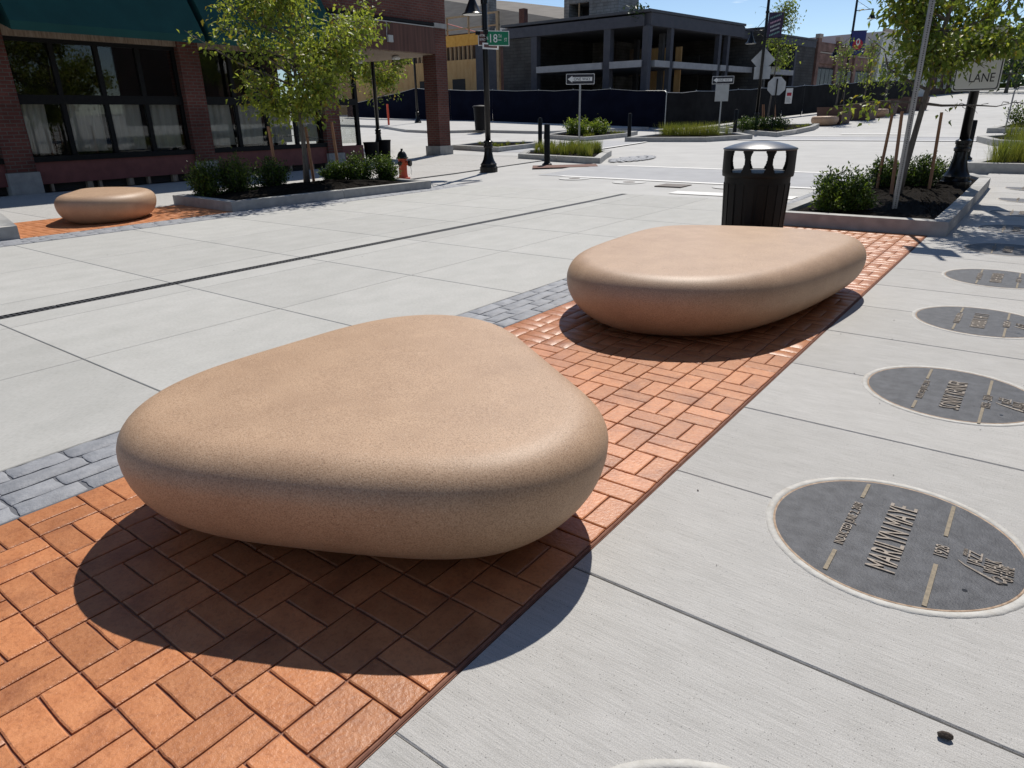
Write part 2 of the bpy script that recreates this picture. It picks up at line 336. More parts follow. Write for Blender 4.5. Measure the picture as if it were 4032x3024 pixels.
gl = structure(sheet('cobble_band_opposite', [-10.55, -10.055], [-3, 11, 12.6], -.006, 'grey_grout'))
lst, r_ = cobbles(-10.545, -10.065, -2, 12.4, 4, 5); b = MB()
for q in lst: sett(b, *q, r_)
b.build('setts', 'grey_paver', gl, auto=45, kind='stuff')
# ---------------------------------------------------------------- stone benches
def bench(name, label, c, radii, H, inset, waist, tround, rz=0, scale=1, group='boulder benches', outline=None, smooth=3):
    n = len(radii); F = np.fft.rfft(radii)/n; th = np.linspace(0, 2*pi, 720, endpoint=False); R = np.real(F[0])+0*th
    for k in range(1, n//2): R = R+2*np.real(F[k]*np.exp(1j*k*th))
    x, y = R*np.cos(th), R*np.sin(th)
    P = np.stack([x, y], 1) if outline is None else np.array(outline)-np.array(c[:2]); seg = np.hypot(*(np.roll(P, -1, 0)-P).T); cl = np.concatenate([[0], np.cumsum(seg)]); NS = 112
    u = np.linspace(0, cl[-1], NS, endpoint=False); PP = np.concatenate([P, P[:1]])
    Q = np.stack([np.interp(u, cl, PP[:, 0]), np.interp(u, cl, PP[:, 1])], 1)
    # round the outline: outermost convex line, evenly spaced again and smoothed
    dr = np.linspace(0, 2*pi, 400, endpoint=False); U = np.stack([np.cos(dr), np.sin(dr)], 1); hull = P[sorted(set((P@U.T).argmax(0)))]
    H2 = np.concatenate([hull, hull[:1]]); cl = np.concatenate([[0], np.cumsum(np.hypot(*np.diff(H2, axis=0).T))]); u = np.linspace(0, cl[-1], NS, endpoint=False)
    Q = np.stack([np.interp(u, cl, H2[:, 0]), np.interp(u, cl, H2[:, 1])], 1)
    for _ in range(smooth): Q = .5*Q+.25*(np.roll(Q, 1, 0)+np.roll(Q, -1, 0))
    d = np.roll(Q, -1, 0)-np.roll(Q, 1, 0); d /= np.hypot(*d.T)[:, None]; nrm = np.stack([d[:, 1], -d[:, 0]], 1)
    cen = Q.mean(0); prof = []
    for t in np.linspace(0, 1, 13): a = t*pi/2; prof.append((inset*(1-sin(a)), waist*(1-cos(a))))
    for t in np.linspace(.08, 1, 14): a = t*pi/2; prof.append((tround*(1-cos(a)**.9), waist+(H-.012-waist)*sin(a)))
    vs = []
    for ins, z in prof:
        q = Q-nrm*ins; vs += [(px_, py_, z) for px_, py_ in q]
    last = Q-nrm*tround; rings = [.85, .68, .5, .32, .14]
    for s_ in rings: q = cen+(last-cen)*s_; vs += [(px_, py_, H-.012*s_**2) for px_, py_ in q]
    k = len(prof)+len(rings); vs.append((cen[0], cen[1], H)); fs = [(i*NS+j, i*NS+(j+1) % NS, (i+1)*NS+(j+1) % NS, (i+1)*NS+j) for i in range(k-1) for j in range(NS)]
    fs += [((k-1)*NS+j, (k-1)*NS+(j+1) % NS, k*NS) for j in range(NS)]; fs.append(tuple(range(NS-1, -1, -1)))
    b = MB(); b.v = [(vx*scale, vy*scale, vz*scale) for vx, vy, vz in vs]; b.f = fs
    o = b.build(name, 'bench_stone', smooth=True); o.location = (c[0], c[1], c[2] if len(c) > 2 else .002); o.rotation_euler = (0, 0, rz)
    return tag(o, label, 'bench', group)
RAD1 = [.866, .77, .644, .581, .619, .746, .887, .961, .936, .864, .827, .872, .97, 1.041, 1.011, .898, .824, .825, .879, .906]
OUT2 = [(-2.77, 4.35), (-2.57, 4.01), (-2.30, 3.79), (-2.05, 3.73), (-1.76, 3.78), (-1.52, 3.90), (-1.35, 4.05), (-1.22, 4.28), (-1.12, 4.62), (-1.045, 5.1), (-1.0, 5.6), (-.985, 5.9), (-1.02, 6.13), (-1.15, 6.31), (-1.40, 6.42), (-1.72, 6.42), (-2.1, 6.33), (-2.5, 6.19), (-2.77, 6.0), (-2.87, 5.7), (-2.86, 5.2), (-2.83, 4.7)]
RAD3 = [1.261, 1.136, 1.006, .886, .782, .704, .66, .646, .642, .617, .55, .436, .3, .196, .192, .336, .622, .969, 1.228, 1.316]
bench('stone_bench', 'rounded triangular tan stone bench beside the dark round plaques', (-1.83, 1.75), RAD1, .468, .42, .335, .155)
bench('stone_bench', 'long lozenge tan stone bench in front of the black litter bin', (-1.9, 4.95), RAD1, .452, .36, .285, .17, outline=OUT2, smooth=12)
bench('stone_bench', 'tan stone bench on red brick in front of the curtained shop window', (-12.1, 4.95), RAD3, .42, .25, .27, .17)
# ---------------------------------------------------------------- bronze plaques set in the sidewalk
def plaque(cy, kind, label):
    z = elev(-.17, cy)+.001; t = thing('sidewalk_plaque', label, 'plaque', (-.172, cy, z), 0, 'bronze plaques down the sidewalk'); n = 96; r = random.Random(int(cy*100))
    b = MB(); wob = [r.uniform(-.002, .002) for _ in range(n)]
    b.v = [((R+(wob[i] if k in (0, 1) else 0))*cos(2*pi*i/n), (R+(wob[i] if k in (0, 1) else 0))*sin(2*pi*i/n), zz) for k, (R, zz) in enumerate(((.420, -.012), (.418, .0003), (.405, .0008), (.3915, .0006), (.3905, -.012))) for i in range(n)]
    b.f = [(k*n+i, k*n+(i+1) % n, (k+1)*n+(i+1) % n, (k+1)*n+i) for k in range(4) for i in range(n)]
    b.build('grout_ring', 'grout_ring', t, smooth=True)
    MB().lathe([(.391, -.012), (.391, .0012), (.3885, .0018), (.386, .0012)], n=n).build('rim', 'bronze_rim', t)
    MB().lathe([(.386, -.012), (.386, .0005), (.383, .0015)], n=n).build('plate', 'bronze_plate', t)
    rot = lambda x, y: Matrix.Translation((x, y, .0013))@Matrix.Rotation(pi/2, 4, 'Z')     # reads towards +y, up is -x
    dy = 0
    def bar(x, y0, y1, w_=.013): MB().box(x-w_/2, x+w_/2, y0, y1, .001, .0045).build('divider_bar', 'bronze_bar', t)
    X = lambda v: v+.172
    if kind == 0:
        text_part('lettering', 'MARILYN MAYE', .466, .088, .005, 'bronze_letter', t, rot(X(-.172), -.002))
        text_part('lettering', 'INDUCTED JUNE 2, 2018', .321, .040, .004, 'bronze_letter', t, rot(X(-.309), .002))
        text_part('lettering', '1928', .07, .041, .004, 'bronze_letter', t, rot(X(-.025), -.006))
        bars = ((-.313, -.334, -.203), (-.313, .211, .334), (-.03, -.35, -.10), (-.025, .10, .337))
    elif kind == 1:
        text_part('lettering', 'SONNY KENNER', .44, .088, .005, 'bronze_letter', t, rot(X(-.155), -.03))
        text_part('lettering', 'INDUCTED JUNE 2, 2018', .295, .038, .004, 'bronze_letter', t, rot(X(-.29), -.03))
        text_part('lettering', '1933 - 2001', .185, .040, .004, 'bronze_letter', t, rot(X(-.011), -.045))
        bars = ((-.30, -.335, -.225), (-.30, .15, .33), (-.02, -.37, -.145), (-.012, .06, .31))
    else:                                                                       # too far off to read: rows of raised letter strokes
        for (x, y0, y1, h, st) in ((-.172, -.20, .20, .086, .021), (-.30, -.14, .14, .036, .013), (-.015, -.085, .085, .038, .016)):
            b = MB(); y = y0
            while y < y1:
                w_ = st*r.uniform(.3, .5)
                if r.random() < .93:
                    hh = h*r.choice((1, 1, 1, .9)); xx = X(x); b.box(xx-hh/2, xx+hh/2, y, y+w_, .001, .0055)
                    if r.random() < .6:
                        e_ = r.choice((-.42, 0, .42))*hh; b.box(xx+e_-.005, xx+e_+.005, y+w_, y+st, .001, .0055)
                y += st
            b.build('lettering', 'bronze_letter', t)
        bars = ((-.30, -.33, -.17), (-.30, .17, .33), (-.015, -.35, -.12), (-.015, .12, .33))
    for x, y0, y1 in bars: bar(X(x), y0, y1)
    if cy > 1:                                                                  # the walk-of-fame emblem
        for body, wd, ht_, x, y in (('AMERICAN', .045, .012, .040, .03), ('JAZZ', .085, .052, .075, .008), ('WALK', .088, .045, .118, -.012), ('OF FAME', .09, .036, .158, -.028)):
            text_part('emblem', body, wd, ht_, .004, 'bronze_letter', t, rot(X(x), y))
        b = MB(); P_ = [(.026, -.03), (.045, -.05), (.075, -.066), (.11, -.085), (.14, -.098), (.158, -.09), (.152, -.07), (.134, -.062), (.122, -.072), (.13, -.085)]
        b.path([(X(px_), py_, .002) for px_, py_ in P_], [.002, .004, .005, .006, .0065, .006, .005, .005, .004, .003], 6); b.build('emblem', 'bronze_letter', t)
        MB().lathe([(.008, .001), (.008, .0019), (.0, .0019)], (X(.059), -.195, 0), 10).build('bolt_hole', 'black_metal', t)
PL = ['dark bronze plaque lettered MARILYN MAYE, set in the sidewalk',
      'bronze plaque lettered SONNY KENNER, set in the sidewalk']
for n in range(-1, 9):
    cy = 2.395+1.612*n
    lab = ('bronze sidewalk plaque in front of the one lettered MARILYN MAYE, only its pale rim showing' if n == -1 else PL[n] if n in (0, 1) else
           ['', '', 'bronze plaque next beyond the one lettered SONNY KENNER', 'bronze plaque second beyond the one lettered SONNY KENNER', 'bronze plaque with the edge of the tree shade across it',
            'bronze plaque lying wholly in dappled tree shade', 'bronze plaque at the far edge of the tree shade', 'sunlit bronze plaque beside the far half of the planter kerb', 'farthest bronze plaque, beside the end of the planter kerb'][n])
    plaque(cy, 0 if n == 0 else 1 if n == 1 else 2, lab)
b = MB(); b.path([(-.014, -.004, .007), (-.005, 0, .009), (.006, .002, .009), (.014, .006, .007)], [.006, .0085, .009, .006], 7)
mat('bark_chip', (.035, .026, .02), .95, (.06, .045, .035), 200, bump=.8, bscale=300)
o = b.build('bark_chip', 'bark_chip'); o.location = (.079, 1.552, .001); tag(o, 'small dark bark chip lying on the sidewalk by a joint', 'bark chip')
# ---------------------------------------------------------------- litter bin
def litter_bin(loc, rz):
    t = thing('litter_bin', 'black ribbed litter bin with domed lid behind the long stone bench', 'litter bin', loc, rz)
    b = MB(); n = 72; prof = [(.274, .0), (.278, .02), (.283, .12), (.308, .80), (.311, .815)]; vs = []
    for r, z in prof:
        for i in range(n):
            a = 2*pi*i/n; g = .972 if (i % 4 == 0 and .03 < z < .79) else 1
            vs.append((r*g*cos(a), r*g*sin(a), z))
    b.v = vs; b.f = [(k*n+i, k*n+(i+1) % n, (k+1)*n+(i+1) % n, (k+1)*n+i) for k in range(len(prof)-1) for i in range(n)]+[tuple(range(n-1, -1, -1))]
    b.build('body', 'black_plastic', t)
    b = MB()                                                                     # raised staves on the body
    for k in range(20):
        a = 2*pi*(k+.5)/20; hw = .105
        for (z0, r0), (z1, r1) in (((.07, .281), (.74, .307)),):
            vs = []
            for z, r in ((z0, r0), (z1, r1)):
                for da in (-hw, hw):
                    for rr_ in (r-.01, r+.004): vs.append((rr_*cos(a+da), rr_*sin(a+da), z))
            b.add(vs, [(1, 3, 7, 5), (0, 1, 5, 4), (2, 6, 7, 3), (4, 5, 7, 6), (0, 2, 3, 1)])
    b.build('staves', 'black_plastic', t)
    MB().lathe([(.295, .80), (.328, .805), (.332, .815), (.332, .84), (.326, .846), (.295, .845)], n=64).build('rim', 'black_plastic', t, auto=40)
    b = MB(); op = [0, 36, -36, 180, 144, 216]; zs = [.835+.22*i/44 for i in range(45)]; R = .334; n = 360   # hood wall with six barrel-shaped openings
    def solid(ang, z):
        for o_ in op:
            d = (ang-o_+180) % 360-180; f = (z-.950)/.098; hw = 14-5*f*f
            if abs(d) < hw and abs(f) < 1.0: return False
        return True
    idx = lambda k, i: k*n+(i % n)
    b.v = [(R*cos(radians(i)), R*sin(radians(i)), z) for z in zs for i in range(n)]+[(R*.965*cos(radians(i)), R*.965*sin(radians(i)), z) for z in zs for i in range(n)]
    N2 = n*len(zs); occ = {}
    for k in range(len(zs)-1):
        for i in range(n): occ[k, i] = solid(i+.5, (zs[k]+zs[k+1])/2)
    for k in range(len(zs)-1):
        for i in range(n):
            if not occ[k, i]: continue
            a, b_, c, d = idx(k, i), idx(k, i+1), idx(k+1, i+1), idx(k+1, i); b.f += [(a, b_, c, d), (N2+d, N2+c, N2+b_, N2+a)]
            if not occ[k, (i+1) % n]: b.f.append((b_, N2+b_, N2+c, c))
            if not occ[k, (i-1) % n]: b.f.append((d, N2+d, N2+a, a))
            if k+1 < len(zs)-1 and not occ[k+1, i]: b.f.append((d, c, N2+c, N2+d))
            if k and not occ[k-1, i]: b.f.append((N2+a, N2+b_, b_, a))
    b.build('hood', 'black_plastic', t)
    MB().lathe([(.336, 1.045), (.343, 1.052), (.340, 1.060), (.31, 1.072), (.25, 1.093), (.16, 1.114), (.08, 1.124), (0, 1.127)], n=64).build('lid', 'lid_metal', t, smooth=True)
    MB().lathe([(.29, .80), (.29, .835), (.27, .838), (.27, .80)], n=48).build('liner', 'black_metal', t)
    return t
CANP = at_d(*RC(850, 600), 7.35); litter_bin((CANP.x, CANP.y, .003), atan2(CANP.y, CANP.x)+pi)
# ---------------------------------------------------------------- plants
mat('mulch', (.006, .005, .0045), 1, (.020, .016, .012), 60, 6, spec=.08, bump=1, bscale=45, bdist=.03)
mat('bark', (.10, .085, .07), .95, (.17, .15, .13), 30, 6, stretch=(1, 1, .2), bump=.7, bscale=60, bdist=.01)
mat('stake_wood', (.26, .13, .07), .8, (.36, .19, .11), 14, 6, stretch=(3, 3, .3), bump=.3)
def leafmat(name, c, c2, tr=.35, rough=.45): mat(name, c, rough, c2, 2.2, 3, (.35, .65), trans=tr, spec=.35)
leafmat('leaf_lime', (.21, .27, .04), (.38, .43, .085), .52)
leafmat('leaf_mid', (.10, .16, .03), (.20, .26, .055), .48)
leafmat('leaf_gold', (.36, .25, .04), (.28, .27, .045), .45)
leafmat('leaf_rust', (.30, .085, .02), (.22, .12, .025), .35)
leafmat('leaf_box', (.026, .052, .014), (.07, .115, .024), .3)
leafmat('leaf_tip', (.10, .165, .025), (.17, .24, .04), .4)
leafmat('leaf_dark', (.025, .05, .018), (.05, .085, .03), .2)
leafmat('grass_blade', (.15, .19, .035), (.28, .29, .07), .4)
def leaf_cloud(pts, size, droop=.3, fold=.25, aspect=.55, up=None, jitter=.35, dirs=None):
    """One folded, pointed six-corner leaf at every point: (vertices, faces)."""
    n = len(pts); pts = np.asarray(pts); d = rng.normal(size=(n, 3)) if dirs is None else np.asarray(dirs)+rng.normal(size=(n, 3))*jitter
    d[:, 2] -= droop; d /= np.linalg.norm(d, axis=1)[:, None]
    u = rng.normal(size=(n, 3))*.6; u[:, 2] += 1.0 if up is None else up
    s = np.cross(d, u); s /= np.linalg.norm(s, axis=1)[:, None]+1e-9; nn = np.cross(s, d)
    L = (size*rng.uniform(.6, 1.25, n))[:, None]; W = L*aspect*.5
    base = pts; mid = pts+d*L*.5-nn*L*.06; tip = pts+d*L-nn*L*.18; e = nn*W*fold
    V = np.stack([base, pts+d*L*.38+s*W+e, tip, pts+d*L*.38-s*W+e, mid], 1).reshape(-1, 3)
    o = (np.arange(n)*5)[:, None]; Fc = np.concatenate([o+np.array([[0, 1, 4]]), o+np.array([[1, 2, 4]]), o+np.array([[2, 3, 4]]), o+np.array([[3, 0, 4]])], 0)
    return V, Fc
def leaf_obj(name, V, Fc, mt, parent):
    me = bpy.data.meshes.new(name); me.vertices.add(len(V)); me.vertices.foreach_set('co', V.astype(np.float32).ravel())
    k = len(Fc); me.loops.add(k*3); me.polygons.add(k); me.loops.foreach_set('vertex_index', Fc.astype(np.int32).ravel())
    me.polygons.foreach_set('loop_start', np.arange(0, k*3, 3, dtype=np.int32)); me.update(calc_edges=True); me.validate()
    mts = mt if isinstance(mt, (list, tuple)) else [mt]
    for q in mts: me.materials.append(M[q])
    if len(mts) > 1:
        nl = len(V)//5; pick = rng.choice(len(mts), nl, p=[.62, .30, .08][:len(mts)] if len(mts) == 3 else [.7, .3]); me.polygons.foreach_set('material_index', np.tile(pick, 4).astype(np.int32))
    me.polygons.foreach_set('use_smooth', [True]*k)
    return link(name, me, None, parent)
def tree(name, label, base, trunk_h, crown, cc, n_leaf, size, mats, r0=.045, lean=(0, 0), limbs=11, twigs=9, group=None, sprigs=(), droop=.35, sub=True, shell=.45, prune=None):
    """Tapered trunk, limbs, twigs with leaf sprays; crown = (rx, ry, rz) about the local centre cc."""
    t = thing(name, label, 'tree', base, 0, group); cc = np.array(cc, float); cr = np.array(crown, float)
    top = cc+[lean[0]*.2, lean[1]*.2, cr[2]*.75]; b = MB(); pts = []
    for i in range(11):
        f = i/10; pts.append((top[0]*f**1.3+.03*sin(5*f), top[1]*f**1.3+.02*sin(7*f+1), -.06+(top[2]+.06)*f))
    b.path(pts, [r0*(1.35 if i == 0 else 1.1 if i == 1 else 1)*(1-.85*i/10) for i in range(11)], 9); b.build('trunk', 'bark', t, smooth=True)
    P = []; D = []; lb = MB()
    def interp(z):
        f = min(1, max(0, (z+.06)/(top[2]+.06))); return np.array([top[0]*f**1.3+.03*sin(5*f), top[1]*f**1.3+.02*sin(7*f+1), z])
    ends = []
    for i in range(limbs):
        a = i*2.4+rng.uniform(-.4, .4); el = rng.uniform(-.75, .95)
        ends.append(cc+cr*np.array([cos(a)*cos(el), sin(a)*cos(el), sin(el)])*[1-.45*max(0, -sin(el)), 1-.45*max(0, -sin(el)), 1]*rng.uniform(.8, 1.0))
    ends += [np.array(s_, float) for s_ in sprigs]
    for e in ends:
        z0 = max(trunk_h, min(top[2]*.9, e[2]-.45*hypot(e[0]-cc[0], e[1]-cc[1])-.1)); s0 = interp(z0); mid = (s0+e)/2+rng.normal(size=3)*.06+[0, 0, -.05]
        lp = [s0, s0*.6+mid*.4+rng.normal(size=3)*.02, mid, (mid+e)/2+rng.normal(size=3)*.04, e]; lr = r0*.45
        lb.path(lp, [lr, lr*.8, lr*.55, lr*.35, lr*.12], 5)
        for k in range(twigs):
            f = rng.uniform(.3, 1); q = s0*(1-f)**2+2*mid*f*(1-f)+e*f*f
            dv = rng.normal(size=3); dv[2] *= .6; dv += (q-cc)/cr*.5; dv /= np.linalg.norm(dv); ln = rng.uniform(.18, .42)*min(1, cr.mean()/1.2)
            if len(sprigs) and any(np.allclose(e, s_) for s_ in sprigs): ln *= .5
            w_ = q+dv*ln; lb.path([q, (q+w_)/2+rng.normal(size=3)*.02, w_], [lr*.3, lr*.2, lr*.1], 4)
            m_ = max(1, int(n_leaf/(len(ends)*twigs)*(.22 if len(sprigs) and any(np.allclose(e, s_) for s_ in sprigs) else 1))); g = rng.uniform(.15, 1.12, m_)[:, None]
            pp = q+dv*ln*g+rng.normal(size=(m_, 3))*size*1.15; P.append(pp); D.append(dv*.6+rng.normal(size=(m_, 3))*.5)
    lb.build('limbs', 'bark', t, smooth=True, kind='stuff')
    P = np.concatenate(P); D = np.concatenate(D)
    if prune: keep = ~((P[:, 0]*prune[0]+P[:, 1]*prune[1] > prune[2]) & (P[:, 2] < prune[3])); P, D = P[keep], D[keep]     # low growth cut back on one side
    V, Fc = leaf_cloud(P, size, droop, dirs=D, jitter=.35)
    leaf_obj('crown', V, Fc, mats, t)
    return t
def shrub(label, base, r, h, n, mats, size=.045, group=None, name='shrub', upright=.9):
    t = thing(name, label, 'shrub', base, 0, group); b = MB(); P = []; D = []
    for i in range(26):
        a = rng.uniform(0, 2*pi); q = sqrt(rng.uniform(0, 1))*r; hh = h*(1-.45*(q/r)**3)*rng.uniform(.7, 1.08); e = np.array([q*cos(a), q*sin(a), hh]); s0 = np.array([q*.35*cos(a), q*.35*sin(a), 0])
        b.path([s0, (s0+e)/2+[.1*q*cos(a), .1*q*sin(a), 0], e], [.006, .004, .002], 4); k = n//26
        f = rng.uniform(.12, 1.03, k)[:, None]; P.append(s0*(1-f)+e*f+rng.normal(size=(k, 3))*[.045, .045, .035]*(h/.45)); D.append(np.tile((e-s0)/np.linalg.norm(e-s0)*upright, (k, 1))+rng.normal(size=(k, 3))*.55)
    b.build('stems', 'bark', t, kind='stuff'); P = np.concatenate(P); P[:, 2] = np.maximum(P[:, 2], .01)
    V, Fc = leaf_cloud(P, size, 0, dirs=np.concatenate(D), aspect=.5); leaf_obj('foliage', V, Fc, mats, t); return t
def grasses(parent, name, spots, h, per=70, spread=.13, mt='grass_blade'):
    V = []; Fc = []
    for (x, y, z) in spots:
        for _ in range(per):
            a = rng.uniform(0, 2*pi); q = abs(rng.normal())*spread*.5; bx, by = x+q*cos(a), y+q*sin(a); hh = h*rng.uniform(.45, 1.1); ln = rng.uniform(.1, .5)*hh; w_ = .0045*rng.uniform(.7, 1.5)
            sx, sy = -sin(a)*w_, cos(a)*w_; o = len(V)
            V += [(bx-sx, by-sy, z), (bx+sx, by+sy, z), (bx+ln*.35*cos(a)+sx*.8, by+ln*.35*sin(a)+sy*.8, z+hh*.6), (bx+ln*.35*cos(a)-sx*.8, by+ln*.35*sin(a)-sy*.8, z+hh*.6), (bx+ln*cos(a), by+ln*sin(a), z+hh)]
            Fc += [(o, o+1, o+2, o+3), (o+3, o+2, o+4)]
    me = bpy.data.meshes.new(name); me.from_pydata(V, [], Fc); me.update(); return link(name, me, mt, parent, kind='stuff')
def raised_planter(label, pts, h=.16, w_=.16, mound=.08, group='raised kerb planters', joints=2.4, name='raised_planter', soil='mulch', mseed=1):
    """Concrete kerb round a plan polygon (counter-clockwise), in lengths, with a mounded bed."""
    c = Vector((sum(p[0] for p in pts)/len(pts), sum(p[1] for p in pts)/len(pts), 0)); c.z = elev(c.x, c.y)
    t = thing(name, label, 'planter', c, 0, group); n = len(pts); P = [Vector((p[0], p[1])) for p in pts]; inn = []
    for i in range(n):
        a, b_, d = P[i-1], P[i], P[(i+1) % n]; e1, e2 = (b_-a).normalized(), (d-b_).normalized(); n1, n2 = Vector((-e1.y, e1.x)), Vector((-e2.y, e2.x)); k = (n1+n2)
        inn.append(b_+k/max(.35, k.dot(n1))*w_)
    for i in range(n):
        a, b_ = P[i], P[(i+1) % n]; ia, ib = inn[i], inn[(i+1) % n]; L = (b_-a).length; k = max(1, round(L/joints))
        for j in range(k):
            f0, f1 = j/k+(.004/L if j else 0), (j+1)/k-(.004/L if j < k-1 else 0)
            q = [a.lerp(b_, f0), a.lerp(b_, f1), ia.lerp(ib, f1), ia.lerp(ib, f0)]; m_ = MB(); cx = sum((v for v in q), Vector((0, 0)))/4
            ch = .012; top = [v+(cx-v).normalized()*ch*1.2 for v in q]
            m_.add([(v.x, v.y, elev(v.x, v.y)-.04) for v in q]+[(v.x, v.y, elev(v.x, v.y)+h-ch) for v in q]+[(v.x, v.y, elev(v.x, v.y)+h) for v in top],
                   [(0, 1, 5, 4), (1, 2, 6, 5), (2, 3, 7, 6), (3, 0, 4, 7), (4, 5, 9, 8), (5, 6, 10, 9), (6, 7, 11, 10), (7, 4, 8, 11), (8, 9, 10, 11)])
            m_.build('kerb', 'kerb_concrete', t, world=True, auto=50)
    # bed: rings shrinking to the centre, roughened
    b = MB(); r = random.Random(mseed); ic = sum(inn, Vector((0, 0)))/n; ring = []
    for i in range(n):
        L = (inn[(i+1) % n]-inn[i]).length; k = max(2, int(L/.09)); ring += [inn[i].lerp(inn[(i+1) % n], j/k) for j in range(k)]
    K = len(ring); NR = 12
    for s_ in range(NR):
        f = 1-s_/NR
        for q in ring:
            v = ic.lerp(q, f); j = 0 if s_ == 0 else .02; x, y = v.x+r.uniform(-j, j), v.y+r.uniform(-j, j)
            b.v.append((x, y, elev(x, y)+h-.05+mound*(1-f**2)+(r.uniform(-.018, .022) if s_ else 0)))
    b.v.append((ic.x, ic.y, elev(ic.x, ic.y)+h-.05+mound))
    for s_ in range(NR-1): b.f += [(s_*K+i, s_*K+(i+1) % K, (s_+1)*K+(i+1) % K, (s_+1)*K+i) for i in range(K)]
    b.f += [((NR-1)*K+i, (NR-1)*K+(i+1) % K, NR*K) for i in range(K)]
    b.build('soil_bed', soil, t, world=True); return t
def stake(p0, p1, label, group, r=.024, cat='stake'):
    t = thing('tree_stake', label, cat, p0, 0, group); d = Vector(p1)-Vector(p0); b = MB()
    b.path([(0, 0, -.1), d*.3, d*.7, d], [r, r, r*.98, r*.9], 8); b.build('pole', 'stake_wood', t, auto=40); return t
mat('strap', (.03, .03, .03), .6)
def ties(label, pts, group=None):
    b = MB(); b.path(pts, .005, 5); o = b.build('tie_wire', 'strap'); return tag(o, label, 'tie', group)
# --- right planter
RPL = [(-2.83, 9.38), (-.80, 9.40), (-.80, 15.15), (-1.15, 15.9), (-2.83, 15.9)]
raised_planter('concrete kerbed planter holding the tree, perforated post and lamp beside the plaques', RPL, .17, .17, .07, mseed=3)
MUL = .19
for lab, px_, dz, r, h, n in (('bushy green shrub at the corner of the planter next to the litter bin', R5(185, 1530), .13, .33, .56, 6000), ('shrub behind the two close-set tree stakes', R5(540, 1345), .2, .30, .52, 3600),
                            ('shrub beside the single leaning tree stake', R5(760, 1345), .2, .30, .52, 3600), ('small shrub at the foot of the black lamp post', R5(905, 1290), .2, .2, .45, 900)):
    p = at(*px_, dz); p.z = elev(p.x, p.y)+.12; shrub(lab, p, r, h, n, ['leaf_box', 'leaf_tip'], .05, 'shrubs in the right-hand planter')
p = at(*R5(95, 1530), .14); p.z = .12; shrub('low pale leafy shrub at the planter kerb by the litter bin', p, .24, .24, 700, ['leaf_tip', 'leaf_mid'], .06, 'shrubs in the right-hand planter')
p = at(*R5(300, 1525), .14); p.z = .12; shrub('low pale leafy shrub at the foot of the perforated post', p, .26, .26, 800, ['leaf_tip', 'leaf_mid'], .06, 'shrubs in the right-hand planter')
TB = at(*R5(612, 1405), MUL); TB.z = elev(TB.x, TB.y)+.15
for lab, b0, t0 in (('wooden tree stake farthest from the perforated post', (465, 1365), (580, 820)), ('wooden tree stake right beside the trunk and perforated post', (570, 1420), (650, 808)), ('lone wooden tree stake between trunk and lamp post', (845, 1380), (937, 815))):
    p = at(*R5(*b0), .17); q = at_d(*R5(*t0), hd(p)); p.z -= .06; stake(p, q, lab, 'stakes round the right-hand tree')
mat('galvanised', (.33, .34, .345), .42, (.42, .43, .43), 25, 5, metal=.7, bump=.2)
PB = at(*R5(588, 1535), .13); PT = at_d(*R5(868, -60), hd(PB)); t = thing('sign_post', 'galvanised perforated steel sign post standing in the planter in front of the tree', 'sign post', (PB.x, PB.y, PB.z-.05))
b = MB(); hw = .0275
for k in range(int((PT.z-PB.z+1.1)/.0254)):                      # square tube wall with a hole every inch, on all four faces
    z = k*.0254
    for a in range(4):
        ca, sa = cos(a*pi/2+.35), sin(a*pi/2+.35); f = lambda u, zz, d=hw: (ca*d-sa*u, sa*d+ca*u, zz); g = .0065
        O = [f(-hw, z), f(hw, z), f(hw, z+.0254), f(-hw, z+.0254)]; I = [f(-g, z+.0062), f(g, z+.0062), f(g, z+.0192), f(-g, z+.0192)]
        b.add(O+I, [(0, 1, 5, 4), (1, 2, 6, 5), (2, 3, 7, 6), (3, 0, 4, 7)])
b.build('perforated_tube', 'galvanised', t); MB().box(-.021, .021, -.021, .021, 0, PT.z-PB.z+1.1, rz=.35).build('inner_tube', 'strap', t)
sg = MB().box(-.23, .23, -.002, .002, PT.z-PB.z+.15, PT.z-PB.z+.75); sg.build('sign_plate', 'galvanised', t)
Tc = at_d(*R5(1090, 120), hd(TB)+.2)-TB
tree('street_tree', 'leafy tree with some orange leaves leaning out over the plaques', TB, 1.3, (1.15, 1.35, 1.7), (Tc.x+.05, Tc.y+.1, 3.1), 12500, .09, ['leaf_mid', 'leaf_lime', 'leaf_gold'], .05, limbs=24, twigs=10,
     sprigs=[at_d(*R5(150, 770), hd(TB))-TB, at_d(*R5(400, 270), hd(TB)-.3)-TB, at_d(*R5(1480, 740), hd(TB)+.6)-TB, at_d(*R5(560, 60), hd(TB))-TB], prune=(.795, .606, .55, 1.86), group='street trees in the planters')
# --- left planter with tree, stakes and six shrubs
LPL = [(-12.62, 6.5), (-10.58, 6.4), (-10.35, 10.9), (-12.2, 11.1)][::1]
raised_planter('low concrete kerbed planter across the road below the left-hand tree', LPL, .16, .17, .14, mseed=5)
LT = at_d(*R2(1048, 1478), 15.2); LT.z = .2
for i, (lab, x, y, r, h) in enumerate((('dark clipped shrub at the road-side corner of the opposite planter', 255, 1560, .29, .66), ('widest dark shrub of the opposite planter', 505, 1560, .36, .70), ('dark shrub next to the first tree stake across the road', 770, 1540, .30, .66),
                         ('small grassy shrub at the foot of the third tree stake', 1305, 1500, .28, .48), ('bright topped shrub between tree stake and hydrant', 1500, 1490, .31, .60), ('shrub nearest to the red hydrant', 1705, 1475, .25, .55))):
    D = (13.9, 14.0, 14.35, 15.3, 15.3, 15.6)[i]; p = at_d(*R2(x, y), D); p.z = .1
    shrub(lab, p, r, h, 4400, ['leaf_box', 'leaf_tip'], .05, 'shrubs in the opposite planter')
